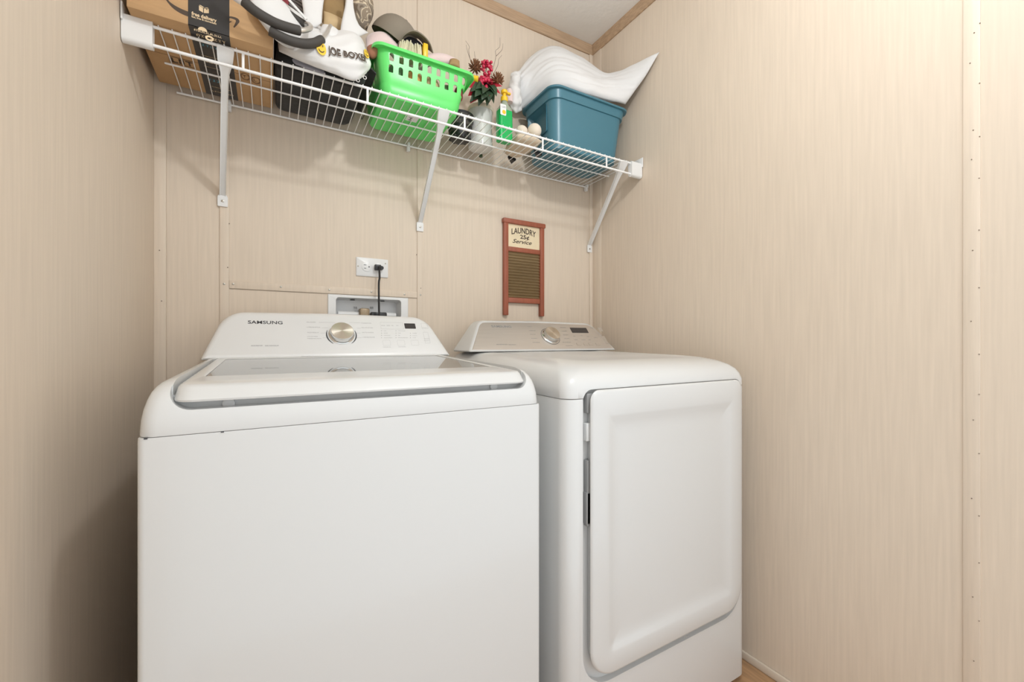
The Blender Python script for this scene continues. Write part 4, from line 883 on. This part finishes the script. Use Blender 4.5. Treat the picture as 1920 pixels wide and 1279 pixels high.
lb = MB().loft([[V((x, y, z)) for x, z in rr(sx - .027, sx - .003, z0 + .088, z0 + .128, .004, 4)] for y in (sy - .0202, sy - .0196)]).build('label', M['white_pl'], sp)
c = V((sx - .012, sy - .0204, z0 + .100)); MB().lathe([(.0075, 0), (.0075, .0004)], 20, Matrix.Translation(c) @ Matrix.Rotation(pi / 2, 4, 'X')).build('orange_emblem', M['yellow'], lb)
mb = MB(); microprint(mb, -.008, .006, -.003, .003, Matrix.Translation(V((sx - .013, sy - .0203, z0 + .118))) @ Matrix.Rotation(pi / 2, 4, 'X'), 9); mb.build('label_print', M['midgrey'], lb, False)
sb = thing('stuffed_bundle', 'beige mesh bundle with two cream balls and black feet below the teal bin', 'bundle', (1.13, -.17, DK))
for u, v, y, r in ((978, 248, -.185, .024), (1002, 246, -.205, .027)): MB().sphere(atY(u, v, y), r, 3).build('ball', M['cream'], sb)
mb = MB(); cushion(mb, [[(1.075, -.235, DK + .020), (1.13, -.245, DK + .020), (1.185, -.24, DK + .020)], [(1.085, -.16, DK + .024), (1.135, -.16, DK + .026), (1.19, -.165, DK + .024)], [(1.10, -.09, DK + .018), (1.14, -.08, DK + .018), (1.18, -.10, DK + .018)]], .017, 22, 18, .0015, 18, 31, pw=.35); mb.v = [V((v.x, v.y, max(v.z, DK + .0008))) for v in mb.v]; mb.build('body', M['beige'], sb, True, 80)
for (x, y) in ((1.142, -.068), (1.205, -.165)):
    mb = MB(); mb.loft([[V((x + a, y + b, DK + z)) for a, b in ((-.022, -.020), (.022, -.010), (.018, .022))] for z in (.0008, .012)]); mb.build('black_foot', M['black'], sb, False)
soft('crumpled_bag', [[(958, 205, -.13), (968, 212, -.14), (978, 208, -.13)], [(952, 182, -.12), (966, 180, -.15), (976, 186, -.12)], [(956, 158, -.10), (966, 150, -.12), (974, 152, -.10)], [(960, 140, -.08), (968, 136, -.08), (976, 138, -.08)]], .012, M['whitecloth'], 'crumpled pinkish white plastic bag between soap bottle and pillow', 'bag', .009, 33, 26, 34, 34)
pp_ = atY(955, 178, -.15); mb = MB(); mb.lathe([(.013, -.03), (.015, -.01), (.014, .012), (.009, .02)], 18, Matrix.Translation(pp_)); solo(mb, 'pink_bottle', M['pink'], 'small dull pink bottle behind the yellow soap pump', 'bottle')
ell('clear_pouch', tuple(atY(682, 118, -.30)), .020, (1.0, .7, 1.35), M['clearbag'], 'pale greenish plastic pouch at the right end of the white lettered bag', 'pouch', .004, 35)

# ================================================================== TEAL BIN AND PILLOW
tb_ = thing('teal_bin', 'teal plastic storage tote at the right end of the shelf', 'storage bin', (1.41, -.155, DK))
TX0, TX1, TY0, TY1 = 1.212, 1.606, -.272, -.030; TZ = 2.007; tz = DK + .0006
def tr(f, d=0, e=0, z=None, r=.045):
    x0 = 1.232 + (TX0 + .010 - 1.232) * f + d - e; x1 = 1.560 + (TX1 - .012 - 1.560) * f - d + e; y0 = -.252 + (TY0 + .010 + .252) * f + d - e; y1 = -.062 + (TY1 - .010 + .062) * f - d + e
    return [V((x, y, tz + (TZ - tz) * f if z is None else z)) for x, y in rr(x0, x1, y0, y1, r, 10)]
mb = MB(); mb.loft([tr(0, .014), tr(.006, .005), tr(.03), tr(.82), tr(.825, 0, .005), tr(.96, 0, .007), tr(.962, 0, .015), tr(.985, 0, .016), tr(1.0, 0, .013), tr(1.0, 0, .002), tr(.97, .003), tr(.03, .004), tr(.012, .015)])
tbody = mb.build('tote_body', M['teal'], tb_, True, 40)
cutr = MB().loft([[V((x, y, z)) for y, z in rr(-.212, -.078, 1.852, 1.9615, .008, 4)] for x in (1.15, 1.25)]).build('cut', M['teal'], tb_)
bool_cut(tbody, cutr); tbody.data.shade_smooth(); tbody.data.set_sharp_from_angle(angle=radians(40))
mb = MB(); pr = lambda d, x: [V((x, y, z)) for y, z in rr(-.212 - d, -.078 + d, 1.852 - d, 1.9615 + d, .008, 4)]
mb.loft([pr(.0002, 1.2215), pr(-.006, 1.248), pr(-.0061, 1.2481), pr(-.004, 1.2505), pr(.002, 1.2300)], cap0=False, cap1=False); mb.loft([pr(-.006, 1.2478), pr(-.006, 1.2502)])
mb.build('handle_recess', M['teal'], tb_, True, 40)
pm = MB()
PG = G([[(968, 210, -.035), (1000, 196, -.085), (1050, 166, -.21), (1100, 176, -.255), (1140, 188, -.262), (1172, 196, -.275)],
        [(958, 185, -.055), (990, 155, -.085), (1040, 130, -.155), (1090, 150, -.21), (1140, 165, -.23), (1195, 160, -.33)],
        [(963, 160, -.035), (990, 114, -.055), (1035, 91, -.075), (1080, 107, -.10), (1140, 142, -.16), (1228, 105, -.375)]])
PG[2][5] = atX(1236, 99, W - .012); PG[1][5] = atX(1205, 150, W - .03)
cushion(pm, PG, .030, 80, 44, .004, 11, 40, pw=.42, fold=.0038)
solo(pm, 'pillow', M['pillow'], 'white bed pillow slumped on top of the teal storage tote', 'pillow', ang=80)
